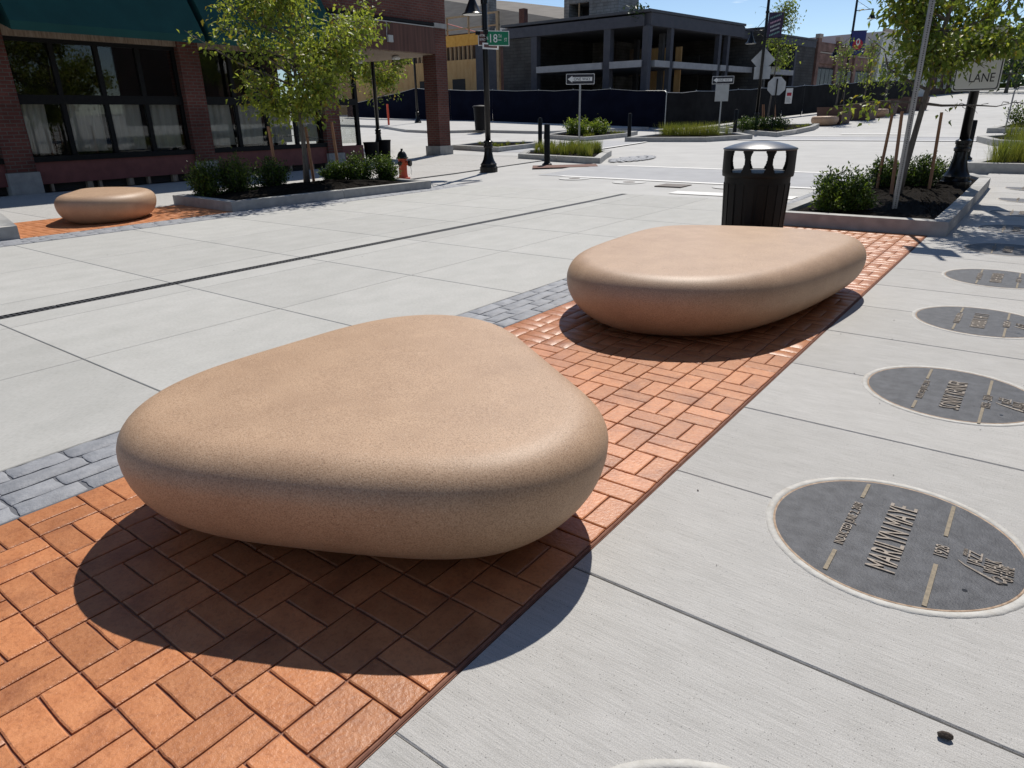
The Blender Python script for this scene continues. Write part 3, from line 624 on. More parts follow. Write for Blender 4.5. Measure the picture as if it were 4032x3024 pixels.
for lab, b0, t0, D in (('wooden stake left of the trunk across the road', (812, 1400), (738, 1032), 15.1), ('wooden stake right behind the trunk across the road', (1113, 1478), (1043, 1035), 15.35), ('wooden stake next to the hydrant-side shrubs, tied to the trunk', (1325, 1450), (1255, 995), 15.7)):
    p = at_d(*R2(*b0), D); q = at_d(*R2(*t0), D); p.z = .08; stake(p, q, lab, 'stakes round the left-hand tree', .03)
TL = lambda x, y, dd=0: at_d(*R2(x, y), 15.2+dd)-LT
tree('street_tree', 'bushy lime green tree across the road in front of the shop', LT, 1.35, (1.55, 1.55, 1.65), tuple(TL(950, 290)), 13500, .10, ['leaf_lime', 'leaf_mid', 'leaf_gold'], .055, limbs=30, twigs=10,
     sprigs=[TL(50, 245), TL(330, 160), TL(430, 40), TL(1480, 170), TL(1530, 230, .3), TL(1420, 690), TL(740, 850), TL(560, 640), TL(1230, 870, -.4)], group='street trees in the planters')
w0 = at_d(*R2(1050, 1120), 15.3); w1 = at_d(*R2(1290, 1138), 15.7); ties('dark tie wire from trunk to stake across the road', [w0, (w0+w1)/2-Vector((0, 0, .02)), w1])
w0 = at_d(*R2(770, 1108), 15.1); w1 = at_d(*R2(1010, 1100), 15.2); ties('pale tie wire from the first stake to the trunk', [w0, (w0+w1)/2-Vector((0, 0, .02)), w1])
# planter cut by the picture edge
raised_planter('kerbed planter past the opposite stone bench, mostly out of view', [(-12.45, .4), (-10.58, .3), (-10.56, 3.32), (-12.45, 3.75)], .17, .18, .05, mseed=6)
# --- hydrant
mat('hydrant_red', (.50, .075, .025), .4, (.42, .06, .02), 10, bump=.1)
p = at(*R2(1845, 1462)); t = thing('fire_hydrant', 'orange-red fire hydrant with black bonnet and cap', 'hydrant', p, 0)
MB().lathe([(.16, 0), (.16, .035), (.115, .04), (.105, .09), (.10, .12), (.10, .44), (.115, .45), (.115, .475)], n=24).build('barrel', 'hydrant_red', t, auto=35)
MB().lathe([(.145, .475), (.145, .50), (.12, .505), (.11, .56), (.08, .615), (.045, .64), (.04, .645), (.028, .65), (.028, .70), (0, .70)], n=24).build('bonnet', 'black_metal', t, auto=35)
d = Vector((.75, .3, 0)).normalized()
MB().tube(d*.08+Vector((0, 0, .37)), d*.17+Vector((0, 0, .37)), .055, n=16).build('outlet', 'hydrant_red', t); MB().tube(d*.165+Vector((0, 0, .37)), d*.22+Vector((0, 0, .37)), .078, .07, n=16).build('outlet_cap', 'black_metal', t)
d2 = Vector((.3, -.75, 0)).normalized(); MB().tube(d2*.08+Vector((0, 0, .37)), d2*.15+Vector((0, 0, .37)), .04, n=14).build('outlet', 'hydrant_red', t); MB().tube(d2*.145+Vector((0, 0, .37)), d2*.19+Vector((0, 0, .37)), .055, .05, n=14).build('outlet_cap', 'black_metal', t)
MB().path([d*.2+Vector((0, 0, .32)), d*.215+Vector((0, 0, .2)), d*.2+Vector((0, 0, .10)), d*.14+Vector((0, 0, .12))], .006, 5).build('cap_chain', 'galvanised', t)
# ---------------------------------------------------------------- lamp posts
mat('lamp_white', (.62, .63, .62), .4); mat('lamp_glass', (.5, .52, .54), .3)
def lamp_post(label, base, H, arms=(), collars=(3.8,), sc=1.0, group='black street lamps'):
    t = thing('street_lamp', label, 'street lamp', base, 0, group)
    MB().lathe([(.235, -.05), (.235, .10), (.215, .11), (.205, .15), (.215, .155), (.215, .18), (.19, .20), (.155, .26), (.13, .33), (.112, .42), (.103, .52), (.10, .58)], n=32, flute=.05).build('base', 'black_metal', t, auto=40)
    MB().lathe([(.09, .56), (.118, .58), (.122, .62), (.105, .635), (.105, .68), (.118, .69), (.118, .74), (.10, .75), (.07, .77)], n=24).build('collar', 'black_metal', t, auto=40)
    MB().lathe([(.072, .70), (.07, H*.5), (.06, H), (.03, H+.05), (0, H+.07)], n=24).build('pole', 'black_metal', t, smooth=True)
    for z in collars: MB().lathe([(.06, z-.06), (.088, z-.05), (.088, z+.05), (.06, z+.06)], n=16).build('band', 'black_metal', t, auto=40)
    for (a, z, ln, drop) in arms:
        u = Vector((cos(a), sin(a), 0)); e = u*ln
        arm = MB(); arm.path([(0, 0, z), e*.5+Vector((0, 0, z)), e+Vector((0, 0, z)), e+Vector((0, 0, z-.03))], .024, 8); arm.path([Vector((0, 0, z+.55)), e*.8+Vector((0, 0, z+.02))], .011, 6); ao = arm.build('arm', 'black_metal', t, smooth=True)
        c = (e.x, e.y, z-drop)
        sh = MB().lathe([(.03, .0), (.05, -.05), (.055, -.12), (.075, -.17), (.085, -.20), (.20, -.46), (.262, -.50), (.262, -.52), (.20, -.50), (.19, -.47), (.06, -.22)], c, n=24).build('lamp_shade', 'black_metal', t, auto=35)
        MB().lathe([(.24, -.518), (.235, -.50), (0, -.50)], c, n=24).build('diffuser', 'lamp_white', sh)
        MB().lathe([(.02, .05), (.045, .02), (.045, -.02), (.02, -.03)], c, n=12).build('finial', 'black_metal', sh, auto=40)
    return t
LB = at(*R3(783, 1240)); DL = hd(LB); lt = at_d(*R3(640, 95), DL)
aw = atan2(lt.y-LB.y, lt.x-LB.x)
L1 = lamp_post('black street lamp carrying the green N 18TH ST sign', LB, 5.6, [(pi*.9, lt.z-LB.z+.56, .55, .02)], (at_d(*R3(718, 12), DL).z-LB.z, at_d(*R3(760, 235), DL).z-LB.z))
mat('sign_green', (.0, .16, .075), .45); mat('sign_white', (.72, .72, .70), .45); mat('sign_brown', (.09, .035, .03), .5); mat('sign_black', (.012, .012, .02), .45); mat('sign_grey', (.36, .37, .36), .5, (.42, .43, .42), 6)
def rel(px_, D, base): return at_d(*px_, D)-Vector(base)
face = lambda v: atan2(-v.y, -v.x)+pi/2       # rotation that turns a plate's -y face to the camera
sc_ = rel(R3(818, 278), DL, LB); t = thing('street_name_sign', 'green N 18TH ST street name sign with white border on the lamp', 'street sign', Vector(LB)+sc_, face(LB)+.25)
W_ = .80; H_ = .34
MB().box(-W_/2, W_/2, -.006, .006, -H_/2, H_/2).build('border', 'sign_white', t); MB().box(-W_/2+.018, W_/2-.018, -.009, -.005, -H_/2+.018, H_/2-.018).build('panel', 'sign_green', t)
FR = Matrix.Rotation(pi/2, 4, 'X')
txt = lambda body, x, z, w_, h_, mt, par, y=-.009, nm='lettering': text_part(nm, body, w_, h_, .003, mt, par, Matrix.Translation((x, y, z))@FR)
MB().box(-.385, -.20, -.0105, -.008, -.152, .152).build('history_panel', 'sign_brown', t); txt('HISTORIC', -.29, .06, .15, .05, 'sign_white', t, -.011); txt('DISTRICT', -.29, -.03, .15, .05, 'sign_white', t, -.011)
txt('N', -.165, 0, .035, .07, 'sign_white', t); txt('18', 0, 0, .19, .19, 'sign_white', t); txt('TH', .155, .05, .08, .075, 'sign_white', t); MB().box(.115, .195, -.012, -.008, -.045, -.03).build('lettering', 'sign_white', t); txt('ST', .305, -.03, .07, .08, 'sign_white', t)
MB().box(-W_/2-.06, -W_/2+.05, -.02, .02, H_/2-.10, H_/2-.02).build('bracket', 'black_metal', t)
sc_ = rel(R3(795, 335), DL, LB); t = thing('narrow_sign', 'thin pale plate mounted just below the green street sign', 'sign', Vector(LB)+sc_, face(LB)+.6)
MB().box(-.24, .24, -.006, .006, -.07, .07).build('border', 'sign_white', t); MB().box(-.2, .2, -.009, -.005, -.035, .035).build('panel', 'sign_brown', t)
# ---------------------------------------------------------------- the brick shop across the road
def brickmat(name, c, c2, mortar, vert='x', scale=1.0, rough=.9):
    """Courses too fine to pick apart: brick texture over wall length and height."""
    mt = mat(name, c, rough, bump=0); n = mt.node_tree; N, L = n.nodes, n.links; b = N['Principled BSDF']
    g = N.new('ShaderNodeNewGeometry'); sp = N.new('ShaderNodeSeparateXYZ'); L.new(g.outputs['Position'], sp.inputs[0]); ad = N.new('ShaderNodeMath'); ad.operation = 'ADD'; L.new(sp.outputs[0], ad.inputs[0]); L.new(sp.outputs[1], ad.inputs[1])
    cb = N.new('ShaderNodeCombineXYZ'); L.new(ad.outputs[0], cb.inputs[0]); L.new(sp.outputs[2], cb.inputs[1])
    t = N.new('ShaderNodeTexBrick'); t.inputs['Scale'].default_value = scale; t.inputs['Brick Width'].default_value = .215; t.inputs['Row Height'].default_value = .075; t.inputs['Mortar Size'].default_value = .009
    t.inputs['Color1'].default_value = c+(1,); t.inputs['Color2'].default_value = c2+(1,); t.inputs['Mortar'].default_value = mortar+(1,); t.inputs['Bias'].default_value = 0
    L.new(cb.outputs[0], t.inputs['Vector']); nz_ = N.new('ShaderNodeTexNoise'); nz_.inputs['Scale'].default_value = 1.3; nz_.inputs['Detail'].default_value = 8; L.new(g.outputs['Position'], nz_.inputs['Vector'])
    rp_ = N.new('ShaderNodeValToRGB'); rp_.color_ramp.elements[0].position = .35; rp_.color_ramp.elements[0].color = (.6, .57, .55, 1); rp_.color_ramp.elements[1].position = .65; L.new(nz_.outputs[0], rp_.inputs[0])
    x = N.new('ShaderNodeMix'); x.data_type = 'RGBA'; x.blend_type = 'MULTIPLY'; x.inputs[0].default_value = 1; L.new(t.outputs['Color'], x.inputs[6]); L.new(rp_.outputs[0], x.inputs[7]); L.new(x.outputs[2], b.inputs['Base Color'])
    bp = N.new('ShaderNodeBump'); bp.inputs['Strength'].default_value = .6; bp.inputs['Distance'].default_value = .008; bp.invert = True; L.new(t.outputs['Fac'], bp.inputs['Height']); L.new(bp.outputs[0], b.inputs['Normal']); return mt
brickmat('shop_brick', (.125, .038, .028), (.168, .054, .039), (.135, .11, .092))
mat('pier_concrete', (.28, .275, .26), .9, (.36, .35, .33), 6, 8, bump=.6, bscale=30)
mat('awning_green', (.003, .052, .045), .85, (.005, .064, .055), 2.5, 4, bump=.15, bscale=400)
mat('window_black', (.006, .006, .0065), .6, (.010, .010, .010), 12, spec=.2)
mat('red_panel', (.15, .045, .04), .65, (.19, .06, .052), 5, 6, bump=.2)
layered(mat('rust_panel', (.085, .036, .026), .75, (.125, .055, .038), 3, 8, stretch=(4, 4, .25), bump=.2), 2.5, (5, 5, .25), .7, (.45, .4, .38))
mat('weathered_wood', (.19, .13, .09), .9, (.32, .26, .20), 9, 8, stretch=(3, 3, .4), bump=.5, bscale=40)
mat('curtain', (.60, .575, .55), .9, (.72, .70, .67), 3, 4, stretch=(2, 2, .2))
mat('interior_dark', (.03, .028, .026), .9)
mat('conduit', (.42, .42, .40), .6)
gm = bpy.data.materials.new('glass'); gm.use_nodes = True; n = gm.node_tree; n.nodes.remove(n.nodes['Principled BSDF']); N, L = n.nodes, n.links
gl_, tr_, mx_, fr_ = N.new('ShaderNodeBsdfGlossy'), N.new('ShaderNodeBsdfTransparent'), N.new('ShaderNodeMixShader'), N.new('ShaderNodeFresnel')
gl_.inputs['Roughness'].default_value = .02; tr_.inputs[0].default_value = (.86, .88, .87, 1); fr_.inputs[0].default_value = 1.5
L.new(fr_.outputs[0], mx_.inputs[0]); L.new(tr_.outputs[0], mx_.inputs[1]); L.new(gl_.outputs[0], mx_.inputs[2]); L.new(mx_.outputs[0], N['Material Output'].inputs[0]); M['glass'] = gm
FX = -17.5
sb = thing('brick_shop', 'dark red brick corner shop with green awnings and curtained windows', 'building', (FX, 8, 0))
def part(name, mt, *boxes, parent=sb, **k):
    b = MB()
    for q in boxes: b.box(*q)
    return b.build(name, mt, parent, world=True, **k)
def subpart(name, mt, par, *boxes):
    b = MB(); off = Vector((FX, 8, 0))
    for q in boxes: b.box(*q)
    b.v = [(x-off.x, y-off.y, z) for x, y, z in b.v]; return b.build(name, mt, par)
part('upper_wall', 'shop_brick', (-31, FX+.002, -7, 19.57, 4.36, 10.8)); part('parapet', 'pier_concrete', (-31.05, FX+.08, -7.05, 19.63, 10.8, 10.95))
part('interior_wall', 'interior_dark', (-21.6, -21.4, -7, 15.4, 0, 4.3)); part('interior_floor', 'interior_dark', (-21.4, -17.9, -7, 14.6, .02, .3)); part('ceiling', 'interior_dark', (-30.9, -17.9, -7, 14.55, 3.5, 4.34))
part('back_wall', 'shop_brick', (-31, -22, -6.9, 15.2, 0, 4.34))
for y0, y1 in ((1.38, 1.93), (5.60, 6.15), (9.83, 10.36), (14.05, 14.60)):
    part('pilaster', 'shop_brick', (-18.05, FX, y0, y1, .44, 4.355)); part('pier_base', 'pier_concrete', (-18.1, FX+.035, y0-.03, y1+.04, -.03, .44))
part('corner_pillar', 'shop_brick', (-18.1, FX, 19.0, 19.565, .46, 4.22)); part('pier_base', 'pier_concrete', (-18.15, FX+.05, 18.94, 19.63, -.03, .46)); part('cap_stone', 'pier_concrete', (-18.13, FX+.03, 18.97, 19.6, 4.22, 4.365))
for k, (y0, y1) in enumerate(((1.93, 5.60), (6.15, 9.83), (10.36, 14.05))):
    part('base_panel', 'red_panel', (-17.75, -17.58, y0, y1, .17, .63)); part('sill', 'window_black', (-17.80, -17.54, y0, y1, .63, .74)); part('fascia', 'weathered_wood', (-17.80, -17.56, y0, y1, 3.10, 3.36)); part('lintel_wall', 'shop_brick', (-17.95, -17.62, y0, y1, 3.36, 4.355))
    part('plinth_gap', 'interior_dark', (-17.9, -17.72, y0, y1, 0, .17))
    for j in (0, 2, 3, 5, 6, 8): yy = y0+.2+(j+rng.uniform(-.35, .35))*(y1-y0-.5)/8.6; part('plinth_block', 'weathered_wood', (-17.72, -17.6, yy, yy+.06+.03*(j % 3), 0, .168))
    w_ = (y1-y0)/4; fr = []
    for j in range(5): yy = y0+j*w_; fr.append((-17.78, -17.68, yy-(.05 if 0 < j < 4 else 0), yy+(.05 if 0 < j < 4 else 0)+(.07 if j == 0 else 0), .74, 3.10) if j < 4 else (-17.78, -17.68, y1-.07, y1, .74, 3.10))
    fo = part('window_frame', 'window_black', *fr); subpart('transom', 'window_black', fo, (-17.79, -17.66, y0+.001, y1-.001, 1.80, 1.99)); subpart('head_rail', 'window_black', fo, (-17.785, -17.67, y0+.001, y1-.001, 3.02, 3.10))
    for j in range(4):
        a, b_ = y0+j*w_+.055, y0+(j+1)*w_-.055
        for z0, z1 in ((.75, 1.80), (1.99, 3.02)): subpart('pane', 'glass', fo, (-17.735, -17.729, a, b_, z0, z1))
        c0, c1 = a+(.0 if j else .02), b_-(.26 if (j == 0 and k == 1) else .03); b = MB(); nn = 30; r = random.Random(k*9+j); ph = r.uniform(0, 6)
        for i in range(nn+1):
            f = i/nn; yy = c0+(c1-c0)*f
            for z in (.80, 1.3, 1.82): b.v.append((-17.86+.035*sin(f*26+ph+z*.5)+.015*sin(f*57+ph*2)-FX, yy+.02*sin(z*2+ph)-8, z))
        for i in range(nn): b.f += [(i*3+q, (i+1)*3+q, (i+1)*3+q+1, i*3+q+1) for q in (0, 1)]
        b.build('curtain', 'curtain', sb, smooth=True)
    a0, a1 = y0-.12, y1+.22; b = MB()                      # sloped canvas awning with closed ends
    for yy in (a0, a1): b.v += [(-16.62-FX, yy-8, 3.12), (-17.46-FX, yy-8, 4.62), (-17.46-FX, yy-8, 3.36), (-16.62-FX, yy-8, 3.28)]
    b.f = [(0, 4, 7, 3), (3, 7, 5, 1), (0, 3, 1, 2), (4, 6, 5, 7), (0, 2, 6, 4), (1, 5, 6, 2)]; b.build('awning', 'awning_green', sb)
part('rust_fascia', 'rust_panel', (-17.62, FX+.02, 14.62, 18.98, 3.42, 4.21), (-30, -18.13, 19.45, 19.56, 3.42, 4.3)); part('string_course', 'conduit', (-17.7, FX+.04, 14.62, 18.96, 4.215, 4.24)); part('string_course', 'window_black', (-17.7, FX+.05, 10.4, 18.96, 4.27, 4.345))
part('soffit', 'weathered_wood', (-30, -17.63, 14.62, 19.44, 3.40, 3.46))
b = MB(); q0 = (-17.75, 15.45); q1 = (-22.0, 19.2); dx, dy = q1[0]-q0[0], q1[1]-q0[1]; ll = hypot(dx, dy); ang = atan2(dy, dx)
def onq(u, v): return (q0[0]+dx/ll*u-dy/ll*v, q0[1]+dy/ll*u+dx/ll*v)
def qbox(name, mt, u0, u1, v0, v1, z0, z1): b = MB(); b.poly([onq(u0, v0), onq(u1, v0), onq(u1, v1), onq(u0, v1)][::1], z0, z1); return b.build(name, mt, sb, world=True)
qbox('entrance_panel', 'red_panel', 0, 1.2, -.05, .08, .15, .62); part('base_panel', 'red_panel', (-17.75, -17.58, 14.6, 15.5, .15, .63)); part('shop_window', 'glass', (-17.735, -17.729, 14.66, 15.44, .7, 3.1))
part('window_frame', 'window_black', (-17.78, -17.66, 14.601, 14.66, .63, 3.4), (-17.78, -17.66, 15.40, 15.5, .63, 3.4), (-17.779, -17.661, 14.66, 15.4, 1.8, 1.98))
for u in (0, .35, .7, 1.2, 2.15, 3.1, 4.2, 5.5): qbox('entrance_mullion', 'window_black', u, u+.07, -.09, .05, .02, 3.4)
for u0, u1 in ((.07, .35), (.42, .7), (.77, 1.2), (1.27, 2.15), (2.22, 3.1), (3.17, 4.2), (4.27, 5.5)): qbox('entrance_glass', 'glass', u0, u1, -.01, 0, .05, 3.4)
qbox('entrance_backing', 'interior_dark', -.3, 5.6, .9, 1.0, 0, 3.42)
b = MB(); b.path([at_x(*RG(1100, 0, 3.16)(*q), FX+.03) for q in ((640, 215), (1000, 240), (1310, 258), (1335, 285), (1335, 440))], .013, 6); b.build('conduit_pipe', 'conduit', sb, world=True)
b = MB(); b.path([at_x(*RG(1100, 0, 3.16)(*q), FX+.03) for q in ((1000, 480), (1180, 482), (1320, 484))], .013, 6); b.build('conduit_pipe', 'conduit', sb, world=True)
p = at_x(*RG(1100, 0, 3.16)(1375, 480), FX+.05); part('junction_box', 'conduit', (FX+.01, FX+.10, p.y-.10, p.y+.10, p.z-.10, p.z+.10))
for x, y in ((-17.95, 15.9), (-19.6, 17.2), (-18.6, 18.2), (-20.6, 18.4), (-21.2, 17.0)):
    o = MB().lathe([(.05, 0), (.14, -.03), (.15, -.09), (.12, -.13), (.0, -.14)], (x-FX, y-8, 3.40), 16).build('soffit_light', 'lamp_white', sb, smooth=True)
# upper-floor windows for completeness above the awnings
for y in (-4, -.2, 3.7, 7.9, 12.1, 16.6):
    o = part('upper_window', 'window_black', (FX-.05, FX+.03, y-.65, y+.65, 6.6, 8.9)); subpart('pane', 'glass', o, (FX+.032, FX+.037, y-.58, y-.03, 6.7, 8.8), (FX+.032, FX+.037, y+.03, y+.58, 6.7, 8.8)); subpart('sill', 'pier_concrete', o, (FX-.02, FX+.10, y-.75, y+.75, 6.48, 6.6))
# pots by the entrance
mat('pot_black', (.006, .006, .007), .6, bump=.1, spec=.2)
for lab, px_, r in (('tall black round pot next to the shop entrance', RA(720, 1452), .24), ('second black round pot beside the entrance lamp', RA(880, 1412), .24)):
    p = at(*px_); t = thing('plant_pot', lab, 'pot', p, 0, 'black pots at the shop entrance')
    MB().lathe([(r*.78, 0), (r*.82, .02), (r*1.0, .56), (r*1.04, .58), (r*1.04, .61), (r*.95, .61), (r*.93, .54), (0, .54)], n=28).build('pot_body', 'pot_black', t, auto=40); MB().lathe([(r*.93, .53), (0, .55)], n=20).build('soil', 'mulch', t)
# ---------------------------------------------------------------- bollards
mat('bollard_black', (.007, .008, .009), .5, bump=.1, spec=.2)
def bollard(label, p, h=1.07):
    t = thing('bollard', label, 'bollard', p, 0, 'black bollards at the crossing')
    MB().lathe([(.14, -.03), (.14, .015), (.11, .03), (.085, .06)], n=20).build('foot', 'bollard_black', t, auto=40); MB().lathe([(.083, .03), (.083, h-.02), (.07, h), (0, h+.005)], n=24).build('shaft', 'bollard_black', t, auto=40)
bollard('black bollard standing in front of the low grass planter', at(*R3(1205, 1193))); bollard('black bollard behind the grass planter across the crossing', at_d(*R3(1155, 1062), hd(at(*R3(1155, 1062)))))
bollard('black bollard standing alone before the dark blue fence screen', at(*R3(1800, 1010))); bollard('black bollard between grass strip and lamp planter', at(*R4(690, 1260)))
p = at(*R5(1112, 1150)); bollard('black bollard hidden partly by the lamp post base', p, at_d(*R5(1152, 872), hd(p)).z-p.z)
# ---------------------------------------------------------------- lamp by the right planter, with the LANE sign
LR = at(*R6(1757, 372), .17); LR.z = elev(LR.x, LR.y)+.12; DR = hd(LR)
lamp_post('black fluted street lamp at the end of the planter, LANE sign on it', LR, 6, [(pi*.5, 5.0, .7, .02)], (3.9,))
p0 = at_d(*R5(1335, 655), DR-.2); p1 = at_d(*R5(1412, 320), DR-.2); pl = at_d(*R5(1085, 655), DR-.1); ctr = (at_d(*R5(1215, 655), DR-.2)+at_d(*R5(1290, 300), DR-.2))/2
w_ = .64; h_ = .92; zc = p0.z+h_/2; rz_ = face(LR)-.15; pr_ = at_d(*R5(1368, 560), DR-.2)
t = thing('lane_sign', 'white regulatory sign reading LANE half hidden by tree leaves', 'sign', (pr_.x-cos(rz_)*w_/2, pr_.y-sin(rz_)*w_/2, zc), rz_)
def rrect(wd, hg, r, y0, y1):
    b = MB(); P_ = []
    for cx, cz, a0 in ((wd/2-r, hg/2-r, 0), (-wd/2+r, hg/2-r, 90), (-wd/2+r, -hg/2+r, 180), (wd/2-r, -hg/2+r, 270)):
        P_ += [(cx+r*cos(radians(a0+k*22.5)), cz+r*sin(radians(a0+k*22.5))) for k in range(5)]
    n = len(P_); b.v = [(x, y0, z) for x, z in P_]+[(x, y1, z) for x, z in P_]; b.f = [tuple(range(n)), tuple(range(2*n-1, n-1, -1))]+[(i, n+i, n+(i+1) % n, (i+1) % n) for i in range(n)]; return b
rrect(w_, h_, .05, -.004, .004).build('plate', 'sign_white', t); rrect(w_-.03, h_-.03, .045, -.0065, -.003).build('border_line', 'sign_black', t); rrect(w_-.06, h_-.06, .04, -.009, -.0055).build('panel', 'sign_white', t)
txt('LANE', .07, -h_/2+.19, .34, .125, 'sign_black', t, -.009); MB().box(-.03, .03, .0, .09, -.45, .45).build('bracket', 'galvanised', t)
# ---------------------------------------------------------------- one-way signs and other signs at the crossing
def one_way(label, base, hs, rz, blank=False):
    t = thing('one_way_sign', label, 'sign', base, rz, 'one way signs'); z = hs
    MB().box(-.03, .03, -.008, .02, -.05, z+.15).build('post', 'galvanised', t)
    rrect(.96, .33, .03, -.018, -.010).build('plate', 'sign_white', t).location = (0, 0, z); rrect(.925, .295, .025, -.021, -.017).build('panel', 'sign_black', t).location = (0, 0, z)
    b = MB(); A = [(-.43, 0), (-.27, .105), (-.27, .062), (.40, .062), (.40, -.062), (-.27, -.062), (-.27, -.105)]; n_ = len(A); b.v = [(x, -.0245, zz+z) for x, zz in A]+[(x, -.0205, zz+z) for x, zz in A]
    b.f = [tuple(range(n_-1, -1, -1)), tuple(range(n_, 2*n_))]+[(i, (i+1) % n_, n_+(i+1) % n_, n_+i) for i in range(n_)]; b.build('arrow', 'sign_white', t)
    txt('ONE WAY', .06, z, .56, .095, 'sign_black', t, -.0245)
    if blank: MB().box(-.30, .30, -.012, -.008, z-.18-.72, z-.18).build('blank_plate', 'sign_grey', t)
    return t
p = at(*R3(1437, 1083), .08); one_way('ONE WAY sign on a thin post in the low grass planter', p, at_d(*R3(1445, 574), hd(p)).z-p.z, face(p)+.12)
p = at(*R4(545, 1205), .1); p = at_d(*R4(545, 1205), 35.5); p.z = elev(p.x, p.y)+.05; one_way('ONE WAY sign above a blank grey plate, in front of the dark fence', p, at_d(*R4(577, 747), hd(p)).z-p.z, face(p)+.1, True)
mat('stop_back', (.40, .41, .41), .5, (.46, .47, .47), 5)
p = at(*R4(1037, 1235)); D = hd(p); t = thing('stop_sign', 'back of an octagonal stop sign on a dark post beside the lamp planter', 'sign', p, face(p)+.1); zc = at_d(*R4(1083, 803), D).z-p.z; s_ = .385
MB().tube((0, 0, -.05), (0, 0, zc+.3), .032, n=10).build('post', 'black_metal', t); b = MB(); b.v = [(s_*1.082*cos(pi/8+i*pi/4), y, zc+s_*1.082*sin(pi/8+i*pi/4)) for y in (.04, .046) for i in range(8)]
b.f = [tuple(range(8)), tuple(range(15, 7, -1))]+[(i, 8+i, 8+(i+1) % 8, (i+1) % 8) for i in range(8)]; b.build('plate', 'stop_back', t)
LM = at(*R4(885, 1205)); DM = hd(LM); fm = face(LM)
p = at_d(*R4(960, 560), DM+.2); t = thing('diamond_sign', 'blank grey back of a diamond warning sign behind the banner lamp', 'sign', p, fm); b = MB(); q = .56; b.v = [(q, 0, 0), (0, 0, q*1.02), (-q, 0, 0), (0, 0, -q*1.02), (q, .006, 0), (0, .006, q), (-q, .006, 0), (0, .006, -q)]
b.f = [(0, 1, 2, 3), (7, 6, 5, 4)]+[(i, 4+i, 4+(i+1) % 4, (i+1) % 4) for i in range(4)]; b.build('plate', 'stop_back', t); MB().box(-.03, .03, .01, .05, -2.9, .6).build('post', 'galvanised', t)
p = at_d(*R4(950, 680), DM+.15); t = thing('blank_plate_sign', 'square grey plate below the diamond sign', 'sign', p, fm); MB().box(-.38, .38, 0, .006, -.28, .28).build('plate', 'stop_back', t); MB().box(-.02, .02, .006, .03, -.26, .26).build('bracket', 'galvanised', t)
p = at_d(*R4(1075, 650), DM+1.5); t = thing('solar_panel_box', 'small tilted grey panel on a bent arm over the stop sign', 'sign', p, fm)
b = MB(); b.box(-.2, .2, -.02, .02, -.12, .14, .3); b.build('panel', 'sign_grey', t); MB().path([(0, .03, -.1), (-.08, .03, -.5), (-.1, .03, -1.0)], .02, 6).build('arm', 'galvanised', t)
lamp_post('black street lamp with a dark lettered banner, beyond the crossing', LM, 7.2, [(pi-.25, at_d(*R4(880, 285), DM).z-LM.z, .75, .02), (-.25, 6.3, .75, .02)], (5.2, 4.0))
def banner(label, ctr, wd, hg, rz, dark):
    t = thing('street_banner', label, 'banner', ctr, rz, 'banners on the lamps'); b = MB(); nx, nz_ = 8, 12
    b.v = [(-wd/2+wd*i/nx, .02*sin(i*.9+j*.4), -hg/2+hg*j/nz_) for j in range(nz_+1) for i in range(nx+1)]; b.f = [(j*(nx+1)+i, j*(nx+1)+i+1, (j+1)*(nx+1)+i+1, (j+1)*(nx+1)+i) for j in range(nz_) for i in range(nx)]
    b.build('cloth', 'banner_dark' if dark else 'banner_blue', t, smooth=True)
    for z in (-hg/2, hg/2): MB().tube((-wd/2-.12, 0, z), (wd/2+.04, 0, z), .016, n=8).build('rod', 'black_metal', t)
    if dark:
        for k, (z, c, ww) in enumerate(((.36, 'banner_teal', .5), (.16, 'banner_pink', .46), (.0, 'banner_pale', .44), (-.16, 'banner_pale', .40), (-.33, 'banner_teal', .46))):
            for j in range(7):
                b = MB(); x = -ww/2*wd/.66+j*ww*wd/.66/7; b.box(x, x+ww*wd/.66/10, -.035, -.028, z*hg-.035+x*.35, z*hg+.04+x*.35); b.build('print', c, t)
    else:
        b = MB(); b.v = []; n_ = 24
        b.lathe([(.30, 0), (.30, .004)], n=n_); b.v = [(x, -.03-z, y-.10) for x, y, z in b.v]; b.build('print', 'banner_red', t)
        b = MB(); b.lathe([(.20, -.004), (.20, .006), (.11, .006), (.11, -.004)], n=20); b.v = [(x*.6, -.035-z, y*1.0+.05) for x, y, z in b.v]; b.build('print', 'sign_white', t)
mat('banner_dark', (.02, .022, .05), .8, (.05, .03, .07), 3); mat('banner_blue', (.03, .04, .16), .8); mat('banner_red', (.42, .03, .05), .8); mat('banner_teal', (.15, .28, .27), .8); mat('banner_pink', (.42, .26, .36), .8); mat('banner_pale', (.40, .42, .45), .8)
p = at_d(*R4(1072, 235), DM); banner('dark banner with slanted coloured lettering on the lamp', p, .70, at_d(*R4(1090, 115), DM).z-at_d(*R4(1060, 355), DM).z-.02, fm+.3, True)
LF = at_d(*R4(1690, 1000), 52.0); LF.z = elev(LF.x, LF.y); DF = hd(LF)
lamp_post('farther black street lamp with a blue and red banner above the planter boxes', LF, 9, [(-.1, at_d(*RQ(450, 118), DF).z-LF.z, 1.0, .02), (pi-.1, at_d(*RQ(190, 545), DF).z-LF.z, .9, .02)], (at_d(*RQ(300, 405), DF).z-LF.z,))
p = at_d(*RQ(378, 500), DF); banner('blue and red banner with a white ring emblem', p, .85, 1.35, face(LF)+.25, False)
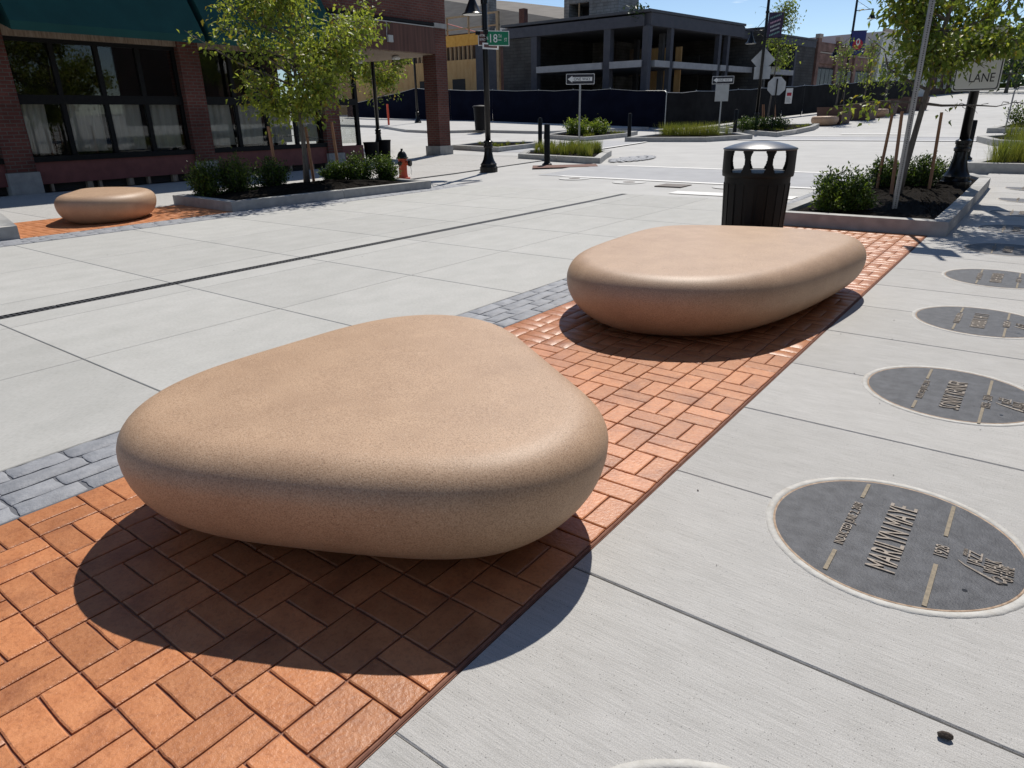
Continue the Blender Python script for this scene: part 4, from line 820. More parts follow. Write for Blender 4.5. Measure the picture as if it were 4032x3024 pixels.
# ---------------------------------------------------------------- crossing: paint, patches, islands
def strip(name, p, q, w_, dz, mt, n=16):
    p, q = Vector((p[0], p[1])), Vector((q[0], q[1])); d = (q-p); s = Vector((-d.y, d.x)).normalized(); k = max(1, int(w_/.25)); vs = []
    for i in range(n+1):
        for j in range(k+1): v = p+d*i/n+s*(w_*(j/k-.5)); vs.append((v.x, v.y, elev(v.x, v.y)+dz))
    fs = [(i*(k+1)+j, (i+1)*(k+1)+j, (i+1)*(k+1)+j+1, i*(k+1)+j+1) for i in range(n) for j in range(k)]; me = bpy.data.meshes.new(name); me.from_pydata(vs, [], fs); me.update(); return structure(link(name, me, mt))
strip('crossing', (-9.9, 15.65), (-2.9, 15.35), 2.75, .002, 'crossing_concrete'); strip('crossing', (-14.8, 21.2), (-15.3, 28.2), 3.3, -.02, 'crossing_concrete'); strip('crossing', (-10.5, 30.4), (-1.5, 30.2), 2.6, -.02, 'crossing_concrete')
for p, q, w_ in (((-9.3, 14.27), (-2.85, 13.93), .19), ((-9.3, 17.05), (-2.6, 16.70), .19), ((-5.55, 12.35), (-3.35, 12.40), .45), ((-13.18, 21.6), (-13.56, 27.2), .16), ((-16.6, 21.6), (-17.02, 27.6), .16), ((-10.4, 29.05), (-1.8, 28.9), .16), ((-10.0, 31.7), (-1.8, 31.4), .16), ((-7.4, 33.1), (-4.6, 33.0), .35)):
    strip('road_marking', p, q, w_, .007, 'white_paint')
def disc(name, c, r, mt, dz=.004, n=32):
    me = bpy.data.meshes.new(name); me.from_pydata([(c[0]+r*cos(2*pi*i/n), c[1]+r*sin(2*pi*i/n), elev(*c)+dz) for i in range(n)], [], [tuple(range(n))]); me.update(); return structure(link(name, me, mt))
mat('pale_patch', (.56, .555, .535), .85, (.50, .495, .48), 6); mat('iron_cover', (.13, .10, .085), .7, (.09, .075, .065), 40, bump=.5)
for c, r in (((-7.15, 13.65), .36), ((-8.68, 13.9), .36), ((-4.9, 13.55), .34)):
    disc('utility_patch', c, r, 'pale_patch'); o = MB().lathe([(.13, -.02), (.13, .008), (0, .009)], (c[0], c[1], elev(*c)), 24).build('utility_cover', 'iron_cover'); tag(o, 'small round iron cover in a pale concrete patch on the road', 'utility cover', 'round covers before the crossing')
o = MB().slab(-6.28, -5.72, 13.08, 13.62, .0, .048, .004).build('square_cover', 'iron_cover'); tag(o, 'square brown iron cover in the road by the crossing', 'utility cover')
mat('tactile_brown', (.13, .058, .04), .85, (.17, .08, .055), 12); strip('tactile_paving', (-11.35, 16.0), (-9.9, 17.0), .8, .006, 'tactile_brown')
o = MB(); r_ = random.Random(4)
for k in range(4):
    for j in range(11):
        a = -1.0+j*.2; c = at(*R3(1625, 1150)); rr_ = .35+k*.28; x, y = c.x+rr_*cos(a)*.9+.2, c.y+rr_*sin(a)*1.1+.2; sett(o, x-.11, x+.11, y-.11, y+.11, r_, .006)
o.v = [(x, y, z+elev(x, y)+.002) for x, y, z in o.v]; o = structure(o.build('cobble_fan', 'grey_paver'))
def P_(f, *pts): return [tuple(at(*f(*q))[:2]) for q in pts]
pA = P_(R3, (995, 1150), (1590, 1186), (1640, 1145)); pA += [(pA[2][0]-.4, pA[2][1]+1.0), (pA[0][0]+.5, pA[0][1]+2.4), (pA[0][0]-.9, pA[0][1]+1.6)]
tA = raised_planter('low concrete planter of yellow-green grass with a ONE WAY sign', pA, .14, .22, .04, soil='mulch', mseed=8)
def fill(poly, n, inset=.75, lift=.1):
    cx, cy = sum(p[0] for p in poly)/len(poly), sum(p[1] for p in poly)/len(poly); out = []
    while len(out) < n:
        i = random.randrange(len(poly)); f, g = random.random(), sqrt(random.random())*inset; a, b_ = poly[i], poly[(i+1) % len(poly)]
        x, y = cx+((a[0]+(b_[0]-a[0])*f)-cx)*g, cy+((a[1]+(b_[1]-a[1])*f)-cy)*g; out.append((x, y, elev(x, y)+lift))
    return out
def grass_stuff(label, spots, h, **k): o = grasses(None, 'ornamental_grass', spots, h, **k); return tag(o, label, 'grass')
grass_stuff('yellow-green ornamental grass filling the low planter by the ONE WAY sign', fill(pA, 46, .72), .42, per=80)
pB = P_(R3, (520, 1080), (855, 1098), (1115, 1068)); pB += [(pB[2][0]-.6, pB[2][1]+1.4), (pB[0][0]-.2, pB[0][1]+1.8)]
raised_planter('empty concrete kerbed bed behind the corner pillar and lamp', pB, .14, .2, .02, mseed=9); grass_stuff('sparse weeds in the bed behind the corner pillar', fill(pB, 16, .8), .16, per=40)
pC = P_(R3, (1180, 1000), (1475, 1022), (1790, 990)); pC += [(pC[2][0]-.5, pC[2][1]+2), (pC[0][0]-.6, pC[0][1]+3)]
raised_planter('kerbed bed of round bushes in front of the dark blue fence screen', pC, .15, .22, .05, mseed=10); grass_stuff('low weeds in the bed before the fence', fill(pC, 20, .8), .16, per=40)
for lab, x in (('pale green bush left of the ONE WAY post, before the fence', 1395), ('middle pale green bush before the dark fence', 1480), ('right-hand pale green bush before the dark fence', 1572)):
    p = at_d(*R3(x, 975), 34.5); p.z = elev(p.x, p.y)+.1; shrub(lab, p, .5, .72, 1300, ['leaf_tip', 'leaf_lime'], .10, 'bushes before the fence')
pD = P_(R4, (0, 1318), (430, 1318), (860, 1292)); pD = [(pD[0][0]-1.6, pD[0][1]-.1)]+pD+[(pD[2][0]-1.2, pD[2][1]+1.7), (pD[0][0]-1.6, pD[0][1]+2.6)]
raised_planter('concrete edged strip of grass past the crossing, before the dark fence', pD, .15, .25, .03, mseed=11)
grass_stuff('row of upright green grass clumps in the strip past the crossing', [tuple(at(*R4(x, 1262), .16)) for x in range(20, 540, 16)]+[tuple(at(*R4(620, 1250), .16))], .55, per=60, spread=.3)
pE = P_(R4, (540, 1220), (1085, 1275), (1435, 1210)); pE += [(pE[2][0]-.3, pE[2][1]+2), (pE[0][0]+.2, pE[0][1]+2)]
raised_planter('kerbed planter under the banner lamp and the stop sign', pE, .16, .22, .05, mseed=12); grass_stuff('short grass in the planter under the banner lamp', fill(pE, 40, .8), .14, per=40, spread=.5)
for lab, x, D in (('shrub between the bollard and the banner lamp', 770, 35.4), ('shrub hard against the base of the banner lamp', 840, 35.8), ('shrub between banner lamp and stop sign stakes', 975, 36.5), ('round shrub right of the stop sign post', 1105, 36)):
    p = at_d(*R4(x, 1205), D); p.z = elev(p.x, p.y)+.1; shrub(lab, p, .42, .62, 1000, ['leaf_box', 'leaf_tip'], .09, 'shrubs under the banner lamp')
p = at_d(*R4(985, 1190), 39.5); p.z = elev(p.x, p.y)+.1; qq = lambda x, y: at_d(*R4(x, y), 39.5)-p
tree('street_tree', 'slim young tree behind the banner lamp', p, 1.5, (.5, .5, 2.4), (0.3, .2, 4.0), 1500, .14, ['leaf_mid', 'leaf_lime'], .05, limbs=22, twigs=8, group='young street trees past the crossing', sprigs=[qq(1090, 90), qq(945, 60), qq(900, 290)])
for x0, x1, k in ((950, 955, 'left'), (968, 968, 'middle'), (1072, 1070, 'right')):
    a = at_d(*R4(x0, 1195), 39.7); a.z = elev(a.x, a.y)+.1; stake(a, at_d(*R4(x1, 975), 39.7), {'left': 'thin stake nearest the banner lamp', 'middle': 'thin stake tied to the young tree trunk', 'right': 'thin stake beside the stop sign post'}[k], 'stakes of the young tree', .03)
# far pavements and kerbs
def pavement(name, pts, h=.12):
    b = MB(); b.poly(pts, lambda x, y: elev(x, y)-.1, lambda x, y: elev(x, y)+h); return structure(b.build(name, 'far_concrete'))
f_ = P_(R3, (-300, 915), (0, 925), (180, 955), (390, 965), (700, 957), (1180, 967)); pavement('pavement_far', f_+[(-18, 36.4), (-30, 36.4), (-55, 37)], .10)
# ---------------------------------------------------------------- right-hand side beyond the planter
g1 = [tuple(at(*R5(1095, 1250))[:2]), (2.4, 17.75), (2.4, 20.6), (-.9, 20.6)]; raised_planter('concrete kerb of the grass bed straight beyond the lamp post', g1, .19, .2, .04, mseed=14)
grass_stuff('tall feathery green grass in the bed beyond the lamp post', fill(g1, 60, .9, .15), .55, per=80, spread=.25)
i1 = P_(R5, (1185, 1022), (1300, 1052), (1534, 1066)); i1 = [i1[0], i1[1], i1[2], (3, 26), (3, 30.5), (-1.2, 30.5)]; raised_planter('rounded kerb island with clumps of grass across the side street', i1, .15, .25, .03, mseed=15); grass_stuff('grass clumps on the rounded kerb island', fill(i1, 30, .8, .1), .5, per=60, spread=.3)
i2 = [(-2.3, 34.2), (3, 34.1), (3, 39), (-1.5, 39)]; raised_planter('far kerbed bed full of dark bushes across the side street', i2, .15, .25, .05, mseed=16)
for k, (x, y) in enumerate(((-1.2, 35.2), (-.1, 35.0), (1.0, 35.4), (-.6, 37), (.7, 39.7), (2, 36))): shrub('dark bush in the far kerbed bed across the side street', (x, y, elev(x, y)+.1), .7, 1.0, 900, ['leaf_box', 'leaf_mid'], .12, 'dark bushes in the far bed')
p = at_d(*R5(1500, 850), 33); p.z = elev(p.x, p.y); t = thing('bike_rack', 'thin grey hoop rack past the dark bushes', 'rack', p); mat('rack_grey', (.25, .25, .25), .5)
MB().path([(-.35, 0, 0), (-.33, 0, 1.5), (-.2, 0, 1.62), (.6, 0, 1.62), (.7, 0, 1.5), (.72, 0, 0)], .03, 6).build('hoop', 'rack_grey', t); MB().path([(.3, 0, 0), (.3, 0, 1.6)], .025, 6).build('bar', 'rack_grey', t)
# ---------------------------------------------------------------- construction fence
mat('screen_navy', (.004, .005, .013), 1, (.006, .008, .019), 1.5, 4, bump=.2, spec=.1); mat('screen_black', (.012, .0125, .014), 1, (.019, .02, .022), 1.5, 4, bump=.2, spec=.1)
def fence(label, pts, hts, mt, step=3.0):
    P = [Vector((p[0], p[1])) for p in pts]; c = P[0]; t = thing('screened_fence', label, 'fence', (c.x, c.y, elev(c.x, c.y)), 0, 'construction fence screens')
    for i in range(len(P)-1):
        L = (P[i+1]-P[i]).length; k = max(1, round(L/step)); nr = Vector((P[i+1].y-P[i].y, P[i].x-P[i+1].x)).normalized()
        for j in range(k):
            a, b_ = P[i].lerp(P[i+1], j/k), P[i].lerp(P[i+1], (j+1)/k); ha, hb = hts[i]+(hts[i+1]-hts[i])*j/k, hts[i]+(hts[i+1]-hts[i])*(j+1)/k; m_ = MB(); nu, nv = 8, 5; s_ = random.random()*6
            for v in range(nv+1):
                for u in range(nu+1):
                    q = a.lerp(b_, u/nu); h = ha+(hb-ha)*u/nu-.05*sin(pi*u/nu)*(1 if v == nv else 0); w_ = .05*sin(pi*u/nu)*sin(pi*v/nv)*sin(s_)+.012*sin(u*2+s_); q = q+nr*w_; e = elev(q.x, q.y); m_.v.append((q.x, q.y, e+.06+(h-.06)*v/nv))
            m_.f = [(v*(nu+1)+u, v*(nu+1)+u+1, (v+1)*(nu+1)+u+1, (v+1)*(nu+1)+u) for v in range(nv) for u in range(nu)]; m_.build('screen', mt, t, world=True, smooth=True)
            q = a-nr*.06; MB().tube((q.x, q.y, elev(q.x, q.y)), (q.x, q.y, elev(q.x, q.y)+ha+.06), .03, n=8).build('post', 'galvanised', t, world=True)
            ea, eb = elev(a.x, a.y)+ha, elev(b_.x, b_.y)+hb; mid = a.lerp(b_, .5); m2 = MB(); m2.path([(a.x, a.y, ea), (mid.x, mid.y, (ea+eb)/2-.05), (b_.x, b_.y, eb)], .014, 5); m2.build('top_wire', 'galvanised', t, world=True)
def fz(px_, Y): p = at_y(*px_, Y); return p
fl = [fz(R3(x, 655), 36.6) for x in (-260, 250, 500, 1140, 1660, 2060)]; tz = [fz(R3(x, y), 36.6).z for x, y in ((-260, 760), (250, 640), (500, 652), (1140, 655), (1660, 645), (2060, 658))]
fp = [(p.x, 36.6) for p in fl]+[(-16.9, 36.3)]; fh = [z-elev(p[0], p[1]) for z, p in zip(tz, fp)]+[1.85]
fence('long fence with navy blue screen in front of the steel frame building', fp, fh, 'screen_navy')
fence('fence with charcoal screen running along the street past the stop sign', [(-16.85, 36.0), (-15.8, 37.4), (-15.1, 41.7), (-14.2, 47), (-13.2, 52.5), (-11.6, 60), (-10.2, 68)], [1.85, 1.85, 1.8, 1.8, 1.8, 1.8, 1.8], 'screen_black')
p = at_d(*R4(1200, 895), 47); t = thing('notice_board', 'small white and red notice hung on the charcoal fence screen', 'notice', p, face(p)-.2); MB().box(-.19, .19, -.01, .01, -.42, .42).build('board', 'sign_white', t); MB().box(-.12, .14, -.014, -.009, .0, .18).build('print', 'banner_red', t)
for k in range(6): MB().box(-.14, .14-.03*(k % 3), -.014, -.009, -.36+k*.05, -.335+k*.05).build('print', 'sign_grey', t)
mat('delineator', (.62, .07, .03), .5); p = at_d(*R3(57, 903), 44); p.z = elev(p.x, p.y); t = thing('delineator_post', 'thin red-orange marker post in front of the blue fence', 'marker post', p); hh = at_d(*R3(48, 755), 44).z-p.z
MB().lathe([(.2, -.02), (.2, .04), (.07, .07)], n=12).build('foot', 'pot_black', t); MB().lathe([(.06, .05), (.065, hh*.5), (.065, hh), (0, hh)], n=12).build('post', 'delineator', t, auto=40)
p = at_d(*R3(270, 905), 46); p.z = elev(p.x, p.y); lamp_post('dark street lamp seen through the corner arch before the blue fence', p, 6.2, [(pi, 5.3, .7, .02)], (4.5,))
p = at_d(*RA(800, 1165), 29.5); p.z = elev(p.x, p.y); lamp_post('dark street lamp right behind the black pots', p, 6.2, [(pi*.6, 5.2, .7, .02)], (4.5,))
p = at_d(*R3(722, 935), 38); p.z = elev(p.x, p.y)+.1; t = thing('street_bin', 'black bin with flat lid standing on the far pavement behind the lamp', 'litter bin', p); MB().lathe([(.27, 0), (.33, 1.05), (.33, 1.1)], n=20).build('body', 'pot_black', t, auto=40); MB().lathe([(.38, 1.1), (.38, 1.16), (.30, 1.2), (0, 1.22)], n=20).build('lid', 'pot_black', t, auto=40)
p = at_d(*RA(760, 960), 31); p.z = elev(p.x, p.y); q_ = lambda x, y: at_d(*RA(x, y), 31)-p
tree('street_tree', 'young green tree seen under the corner arch', p, 1.6, (1.6, 1.6, 1.5), (q_(760, 330).x, q_(760, 330).y, 3.7), 4200, .15, ['leaf_mid', 'leaf_lime', 'leaf_gold'], .06, limbs=18, twigs=8, group='young street trees past the crossing', sprigs=[q_(1110, 245), q_(1040, 480), q_(700, 560)])
# ---------------------------------------------------------------- steel frame building
mat('steel_grey', (.048, .050, .064), .75, (.064, .066, .08), 3, 5); mat('steel_dark', (.05, .052, .062), .65, (.065, .067, .075), 3); mat('slab_edge', (.33, .33, .335), .85, (.40, .40, .40), 3, 6)
brickmat('block_wall', (.06, .058, .054), (.078, .075, .07), (.045, .044, .042), scale=.38); brickmat('block_pale', (.27, .265, .25), (.31, .305, .29), (.20, .195, .185), scale=.38); mat('plywood', (.46, .26, .10), .85, (.56, .35, .15), 3, 6, stretch=(1, 1, .3)); mat('osb_bright', (.66, .31, .05), .85, (.74, .39, .08), 4, 6)
mat('stud_wood', (.36, .24, .13), .85, (.44, .31, .18), 8)
A_, B_, C_ = Vector((-19.6, 39)), Vector((-30.0, 39)), Vector((-16.6, 61)); nC = (C_-A_).normalized(); nI = Vector((-nC.y, nC.x))    # nI points into the block
st = thing('steel_frame_building', 'unfinished two-storey grey steel frame building behind the fence', 'building', (A_.x, A_.y, elev(A_.x, A_.y)))
def line_at(px_):      # point of the street facade under a pixel
    d = ray(*px_); t_ = (A_.x*nC.y-A_.y*nC.x)/(d[0]*nC.y-d[1]*nC.x); return Vector((d[0]*t_, d[1]*t_, HC+d[2]*t_))
def fp_(u, v): q = A_+nC*u+nI*v; return (q.x, q.y)
def rib(name, mt, u0, u1, v0, v1, z0, z1): b = MB(); b.poly([fp_(u0, v0), fp_(u1, v0), fp_(u1, v1), fp_(u0, v1)], z0, z1); return b.build(name, mt, st, world=True)
def lb(name, mt, x0, x1, y0, y1, z0, z1): return MB().box(x0, x1, y0, y1, z0, z1).build(name, mt, st, world=True)
LU = 23.0
for x in (-27.52, -22.28): lb('column', 'steel_grey', x-.22, x+.22, 39.0, 39.42, .3, 6.05)
rib('column', 'steel_grey', 0, .36, 0, .42, .3, 6.05)
us = [(line_at(R4(x, 400)).xy-A_).length for x in (110, 560, 640)]+[(line_at(R4(1280, 400)).xy-A_).length]
for u in us: rib('column', 'steel_grey', u-.15, u+.15, .0, .3, .3, 6.05)
for u in (6.2, 14, 19): rib('column', 'steel_dark', u-.15, u+.15, 5.0, 5.3, .3, 6.05)
for x in (-24.6, -21.0): lb('column', 'steel_dark', x-.15, x+.15, 43.5, 43.8, .3, 6.05)
lb('roof_beam', 'steel_grey', -30.0, -19.9, 38.95, 39.45, 6.05, 6.62); rib('roof_beam', 'steel_grey', .1, 11.0, -.05, .45, 6.05, 6.70); rib('roof_beam', 'steel_grey', 11.0, LU, .1, .5, 6.02, 6.5)
b = MB(); b.poly([(-30.05, 38.9), fp_(-.1, -.1), fp_(11.0, -.12), fp_(11.0, 10), (-30.05, 52)], 6.72, 6.86); b.build('roof_deck', 'steel_dark', st, world=True); b = MB(); b.poly([fp_(11.0, .05), fp_(LU, .05), fp_(LU, 10), fp_(11.0, 10)], 6.52, 6.64); b.build('roof_deck', 'steel_dark', st, world=True)
for x0, x1 in ((-27.28, -22.54), (-22.02, -19.95)): lb('floor_edge', 'slab_edge', x0, x1, 38.9, 39.3, 3.94, 4.30)
eu = [.45]+[u for u in us]+[]; eu = sorted(eu)
for a, c in zip(eu[:-1], eu[1:]):
    if c-a > .8: rib('floor_edge', 'slab_edge', a+.2, c-.2, -.06, .3, 3.96, 4.30)
b = MB(); b.poly([(-27.3, 39.35), fp_(.4, .5), fp_(LU-4, .4), fp_(LU-4, 10), (-27.3, 52)], 3.98, 4.2); b.build('floor_deck', 'steel_dark', st, world=True)
lb('block_wall', 'block_wall', -30.0, -27.75, 39.05, 39.4, .3, 6.02); rib('block_wall', 'block_wall', us[-1]+.2, LU, .12, .5, .3, 6.0); lb('back_wall', 'block_wall', -30.0, -17, 51.4, 51.8, .3, 6.75); rib('back_wall', 'block_wall', .5, LU, 9.4, 9.8, .3, 6.6); rib('cross_wall', 'block_wall', us[-1]-.1, us[-1]+.1, .4, 9.5, .3, 6.0); rib('cross_wall', 'block_wall', us[2]+1.5, us[2]+1.7, 3, 9.5, .3, 5.2)
for x0, x1 in ((-22.0, -20.75), (-20.3, -19.9)): lb('plywood_panel', 'plywood', x0, x1, 44.2, 44.3, 1.5, 5.3)
b = MB(); b.poly([(-29.9, 39.5), fp_(.4, .55), fp_(LU-.1, .6), fp_(LU-.1, 9.45), (-29.9, 51.5)], 6.2, 6.3); b.build('ceiling_deck', 'steel_dark', st, world=True)
lb('plywood_panel', 'weathered_wood', -25, -22.9, 47, 47.1, 3.9, 5.6)
p = at_d(*R3(1865, 90), 44.2); tag(leaf_obj('weed_clump', *leaf_cloud(np.array([p])+rng.normal(size=(160, 3))*[.28, .28, .2]+[0, 0, .05], .22, 0), 'leaf_dark', None), 'tangle of dark weeds on the steel frame roof corner', 'weeds')['kind'] = 'stuff'
# lift shaft
sh = thing('lift_shaft', 'pale block lift shaft rising behind the steel frame', 'tower', (-28.3, 47, 0)); b = MB(); b.box(-27.55, -26.05, 46.99, 50, 3, 11.5); b.build('wall', 'block_pale', sh, world=True); b = MB(); b.box(-30.47, -30.04, 46.99, 50, 3, 11.5); b.box(-28.36, -27.55, 46.99, 50, 3, 11.5); b.box(-30.04, -28.36, 47, 50, 3, 7.8); b.box(-30.04, -28.36, 47, 50, 8.85, 11.5); b.build('wall', 'block_pale', sh, world=True)
b = MB(); b.box(-30.04, -28.36, 48.9, 49, 7.8, 8.85); b.build('opening', 'interior_dark', sh, world=True); MB().box(-29.25, -29.18, 47, 47.1, 7.8, 8.85).build('brace', 'stud_wood', sh, world=True)
# plywood-clad building left of it
pb = thing('plywood_clad_building', 'plywood sheathed timber wall with stud openings left of the steel frame', 'building', (-38, 41, 1))
def pbx(name, mt, x0, x1, z0, z1, y0=41.0, y1=41.15): return MB().box(x0, x1, y0, y1, z0, z1).build(name, mt, pb, world=True)
for k in range(17): x = -52+k*1.25; x1 = min(x+1.235, -33.93); (x < -34) and pbx('plywood_sheet', 'plywood', x, x1, .8, 5.25); 
for k in range(17): x = -52+k*1.25; x1 = min(x+1.235, -31.95); (x < -32) and pbx('plywood_sheet', 'osb_bright', x, x1, 6.14, 6.85)
for k in range(46):
    x = -52+k*.41+rng.uniform(-.05, .05)
    if x < -34: pbx('stud', 'stud_wood', x, x+.09, 5.25, 6.14)
pbx('stud_backing', 'interior_dark', -52, -34, 5.25, 6.14, 41.6, 41.7); pbx('tarp', 'steel_grey', -33.93, -32.1, 2.2, 6.13, 40.98, 41.05); pbx('corner_post', 'stud_wood', -32.05, -31.85, .8, 8.0, 40.95, 41.15)
for x in (-36.6, -34.6): pbx('frame_post', 'stud_wood', x, x+.07, 6.85, 8.0)
pbx('frame_rail', 'stud_wood', -36.6, -31.85, 7.95, 8.05); pbx('frame_rail', 'stud_wood', -36.6, -31.85, 7.2, 7.27)
for x in (-39.5, -36.2): pbx('opening', 'interior_dark', x, x+1.2, 2.9, 4.0, 40.97, 41.0)
b = MB(); b.path([at_d(*R3(470, 170), 55), at_d(*R3(560, 195), 55), at_d(*R3(715, 238), 55)], .03, 5); mat('tape_red', (.55, .12, .11), .6); tag(b.build('barrier_tape', 'tape_red'), 'red and white tape strung from the timber frame', 'tape')
# old gabled building behind
mat('shingle_roof', (.16, .145, .125), .95, (.21, .19, .165), 2, 8, stretch=(.4, .4, 3), bump=.5, bscale=6); brickmat('old_brick', (.12, .06, .05), (.15, .08, .065), (.12, .10, .09))
ob = thing('gabled_building', 'old building with long grey shingle roof and brick chimney behind the plywood wall', 'building', (-40, 53, 1)); b = MB(); b.box(-60, -32.0, 51, 62, 0, 8.3); b.build('wall', 'old_brick', ob, world=True)
b = MB(); b.v = [(-60, 50.6, 8.3), (-31.4, 50.6, 8.15), (-32.6, 56, 9.45), (-60, 56, 14), (-60, 62, 8.3), (-31.4, 62, 8.15), (-41.5, 56, 11.0)]; b.f = [(0, 1, 2, 6, 3), (3, 6, 2, 5, 4), (1, 5, 2)]; b.build('roof', 'shingle_roof', ob, world=True)
MB().box(-36.0, -35.5, 49, 49.5, 7.5, 9.3).build('chimney', 'shop_brick', ob, world=True); MB().box(-39.5, -34.2, 50.4, 50.62, 7.85, 8.3).build('eave_board', 'lamp_white', ob, world=True)
q0 = at_d(*R3(575, 100), 62); MB().box(q0.x-.45, q0.x+.45, 50.2, 51.2, 8, 12.5).build('chimney', 'block_pale', ob, world=True)
# ---------------------------------------------------------------- buildings further up the street
brickmat('brown_brick', (.24, .115, .085), (.30, .15, .11), (.26, .21, .18)); mat('stucco_white', (.55, .54, .51), .85, (.62, .61, .58), 2, 6); mat('far_window', (.16, .18, .18), .25); mat('stone_trim', (.40, .33, .27), .85)
fb = thing('brown_brick_building', 'low brown brick shopfront with arched parapet past the steel frame', 'building', (C_.x, C_.y, elev(C_.x, C_.y)))
def fbx(name, mt, u0, u1, v0, v1, z0, z1, par=fb): b = MB(); b.poly([fp_(u0, v0), fp_(u1, v0), fp_(u1, v1), fp_(u0, v1)], z0, z1); return b.build(name, mt, par, world=True)
fbx('wall', 'brown_brick', LU+.2, LU+13, .3, 12, 1, 6.55)
for u in (LU+.3, LU+4.3, LU+8.3, LU+12.4): fbx('pier', 'brown_brick', u, u+.55, .05, .3, 1, 6.75); fbx('pier_cap', 'stone_trim', u-.05, u+.6, 0, .35, 6.75, 7.05)
for u in (LU+.9, LU+4.9, LU+8.9): fbx('panel', 'stone_trim', u, u+3.3, .22, .3, 5.75, 5.85); fbx('panel', 'brown_brick', u+.1, u+3.2, .2, .3, 5.9, 6.4); fbx('panel', 'brown_brick', u+.1, u+3.2, .2, .3, 5.0, 5.7); w0 = fbx('shop_window', 'window_black', u, u+3.4, .2, .3, 2.0, 4.7); [fbx('pane', 'far_window', u+.1+k*.82, u+.82+k*.82, .17, .2, 3.3, 4.6) for k in range(4)]
def far_block(name, label, u0, u1, v0, d, z1, mt, wins=0):
    t = thing(name, label, 'building', (fp_(u0, v0)[0], fp_(u0, v0)[1], 2)); fbx('wall', mt, u0, u1, v0, v0+d, 1, z1, t); fbx('parapet', 'stone_trim', u0-.1, u1+.1, v0-.12, v0+.1, z1, z1+.25, t)
    for k in range(wins): u = u0+.8+k*(u1-u0-1.2)/max(1, wins); fbx('window', 'far_window', u, u+1.1, v0-.04, v0, 3.6, 5.6, t)
far_block('white_building', 'narrow white rendered building beyond the brown brick shopfront', LU+13.2, LU+18, -.3, 10, 8.0, 'stucco_white', 2); far_block('pale_building', 'low pale building half hidden by the trees up the street', LU+18.2, LU+30, 0, 10, 6.5, 'stucco_white', 4); far_block('purple_brick_building', 'dark purplish brick building farthest up the street', LU+30.2, LU+48, .2, 12, 8.3, 'old_brick', 6)
# planter boxes, benches and young trees up the street
mat('corten_brown', (.075, .042, .034), .7, (.10, .058, .046), 4, 6)
def planter_box(label, c, s=1.35, h=.8):
    t = thing('planter_box', label, 'planter', (c[0], c[1], elev(*c)), -.13, 'brown planter boxes up the street'); b = MB(); k = .88
    b.v = [(x*s/2*k, y*s/2*k, -.05) for x, y in ((-1, -1), (1, -1), (1, 1), (-1, 1))]+[(x*s/2, y*s/2, h) for x, y in ((-1, -1), (1, -1), (1, 1), (-1, 1))]+[(x*(s/2-.07), y*(s/2-.07), h) for x, y in ((-1, -1), (1, -1), (1, 1), (-1, 1))]+[(x*(s/2-.07), y*(s/2-.07), h-.12) for x, y in ((-1, -1), (1, -1), (1, 1), (-1, 1))]
    b.f = [(3, 2, 1, 0)]+[(i+j*4, (i+1) % 4+j*4, (i+1) % 4+j*4+4, i+j*4+4) for j in range(3) for i in range(4)]; b.build('box', 'corten_brown', t); MB().box(-s/2+.06, s/2-.06, -s/2+.06, s/2-.06, h-.3, h-.1).build('soil', 'mulch', t); return t
pbs = [(-9.55, 40.6), (-9.0, 44.2), (-8.7, 48.3), (-8.3, 51.5), (-8.0, 54.8)]
for k, c in enumerate(pbs): planter_box(['brown planter box right behind the far pale bench', 'second brown planter box up the street', 'third brown planter box, beyond the small bench', 'fourth brown planter box up the street', 'farthest brown planter box up the street'][k], c)
p = at(*R4(1530, 1172)); bench('stone_bench', 'pale stone bench beside the first brown planter box', (p.x-.1, p.y+.5, elev(p.x, p.y)), [q*.72 for q in RAD1], .45, .25, .28, .12, 1.0); bench('stone_bench', 'small far stone bench between the brown planter boxes', (-8.7, 46.3, elev(-8.7, 46.3)), [q*.7 for q in RAD1], .45, .25, .28, .12, 2.0)
for k, (c, D, lab) in enumerate(((pbs[0], 0, 'slim sparse tree in the first planter box'), (pbs[1], 0, 'slim sparse tree in the second planter box'), (pbs[2], 0, 'slim tree in the third planter box'), (pbs[3], 0, 'slim tree in the fourth planter box'))):
    tree('young_tree', lab, (c[0], c[1], elev(*c)+.65), .7, (.5, .5, 1.5), (.1, 0, 2.2), 480, .13, ['leaf_mid', 'leaf_lime'] if k < 2 else ['leaf_mid', 'leaf_dark'], .05, limbs=16, twigs=6, group='young trees in the planter boxes')
# ---------------------------------------------------------------- distance
def far_tree(x, y, h, r, label, n=900, mats=('leaf_dark', 'leaf_mid')):
    tree('far_tree', label, (x, y, elev(x, y)), h*.25, (r, r, h*.42), (0, 0, h*.56), n, h*.085, list(mats), .16, limbs=14, twigs=6, group='trees at the top of the street')
for k, (x, y, h, r) in enumerate(((-5.5, 96, 7, 4), (-.5, 100, 8, 4.5), (3.5, 92, 8, 4), (6, 104, 10, 5), (9, 96, 9, 4.5), (-9.5, 104, 8, 4), (-13.5, 110, 8, 4.5), (2, 118, 11, 5.5), (12, 115, 11, 5.5), (-6, 122, 10, 5), (-17, 125, 9, 5))): far_tree(x, y, h, r, 'dark leafy tree massed at the top of the street')
p = at_d(*R5(1475, 410), 330); t = thing('distant_tower', 'distant grey tower block above the trees', 'tower', (p.x, p.y, 10)); zt = at_d(*R5(1475, 375), 330).z-10; mat('tower_haze', (.22, .25, .29), .9); MB().box(-3.2, 3.2, -3, 3, -5, zt).build('wall', 'tower_haze', t); MB().box(-3.3, 3.3, -3.1, 3.1, zt-1.4, zt-.8).build('band', 'far_window', t)
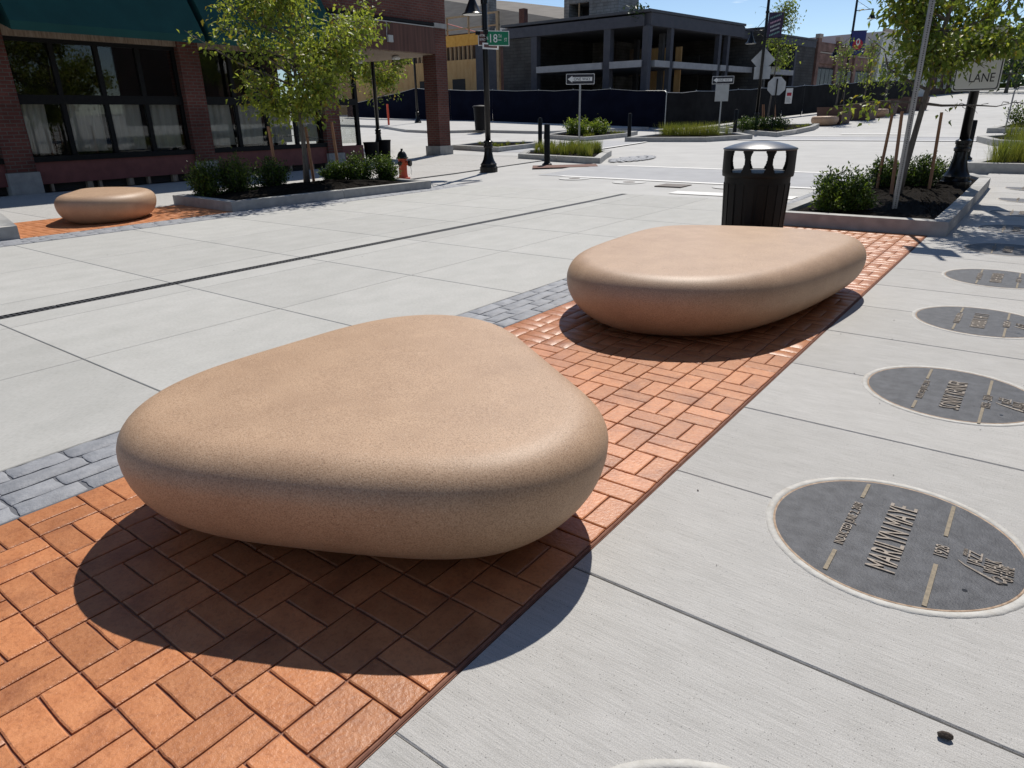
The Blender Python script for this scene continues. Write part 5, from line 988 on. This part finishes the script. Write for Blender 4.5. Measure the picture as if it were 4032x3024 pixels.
o = sheet('hills', [-300, -150, -60, 0, 60, 150, 300], [130, 150, 200, 300, 500], .5, 'leaf_dark'); structure(o)
# ---------------------------------------------------------------- near side of the street: unseen halls added as dark reflections for the shop glass
nb = thing('unseen_brick_hall', 'unseen brown brick hall added beside the plaque sidewalk for dark window reflections', 'building', (7.5, 0, 0)); MB().box(.2, 14, -16, 13, 0, 9).build('wall', 'old_brick', nb); MB().box(.1, 14.1, -16.1, 13.1, 9, 9.3).build('parapet', 'stone_trim', nb)
for k in range(8):
    y = -14+k*3.4; o = MB().box(.1, .25, y, y+1.9, 1.0, 3.6).build('window', 'window_black', nb); MB().box(.08, .12, y+.1, y+1.8, 1.1, 3.5).build('pane', 'far_window', o); o = MB().box(.1, .25, y+.2, y+1.7, 5.2, 7.4).build('window', 'window_black', nb); MB().box(.08, .12, y+.3, y+1.6, 5.3, 7.3).build('pane', 'far_window', o)
p = (2.3, 23.5, elev(2.3, 23.5)); tree('street_tree', 'broad leafy tree behind the lamp post, mostly past the picture edge', p, 2.2, (2.1, 2.1, 2.0), (-.2, 0, 5.0), 6000, .13, ['leaf_mid', 'leaf_lime', 'leaf_gold'], .08, limbs=22, twigs=9, group='street trees in the planters')
copy_tree(nb, (10, 44, 1.2), None, 'second unseen brick hall added across the side street for dark window reflections')  # added out of view to cover the sky mirrored in the shop panes
# bits of leaf and twig blown over the paving
b = MB(); r_ = random.Random(21)
for k in range(150):
    x, y = (r_.uniform(-9.8, -3.4), r_.uniform(.8, 12)) if k % 2 else (r_.uniform(-.9, 1.2), r_.uniform(1.2, 13)); a = r_.uniform(0, pi); l = r_.uniform(.003, .008); w_ = l*r_.uniform(.2, .6); c_, s_ = cos(a), sin(a); z = elev(x, y)+.001
    b.add([(x-l*c_, y-l*s_, z), (x+w_*s_, y-w_*c_, z+.003), (x+l*c_, y+l*s_, z+.001), (x-w_*s_, y+w_*c_, z+.004)], [(0, 1, 2, 3)])
o = b.build('leaf_litter', 'bark_chip', kind='stuff'); tag(o, 'tiny dry leaf and twig bits scattered over road and sidewalk', 'litter')
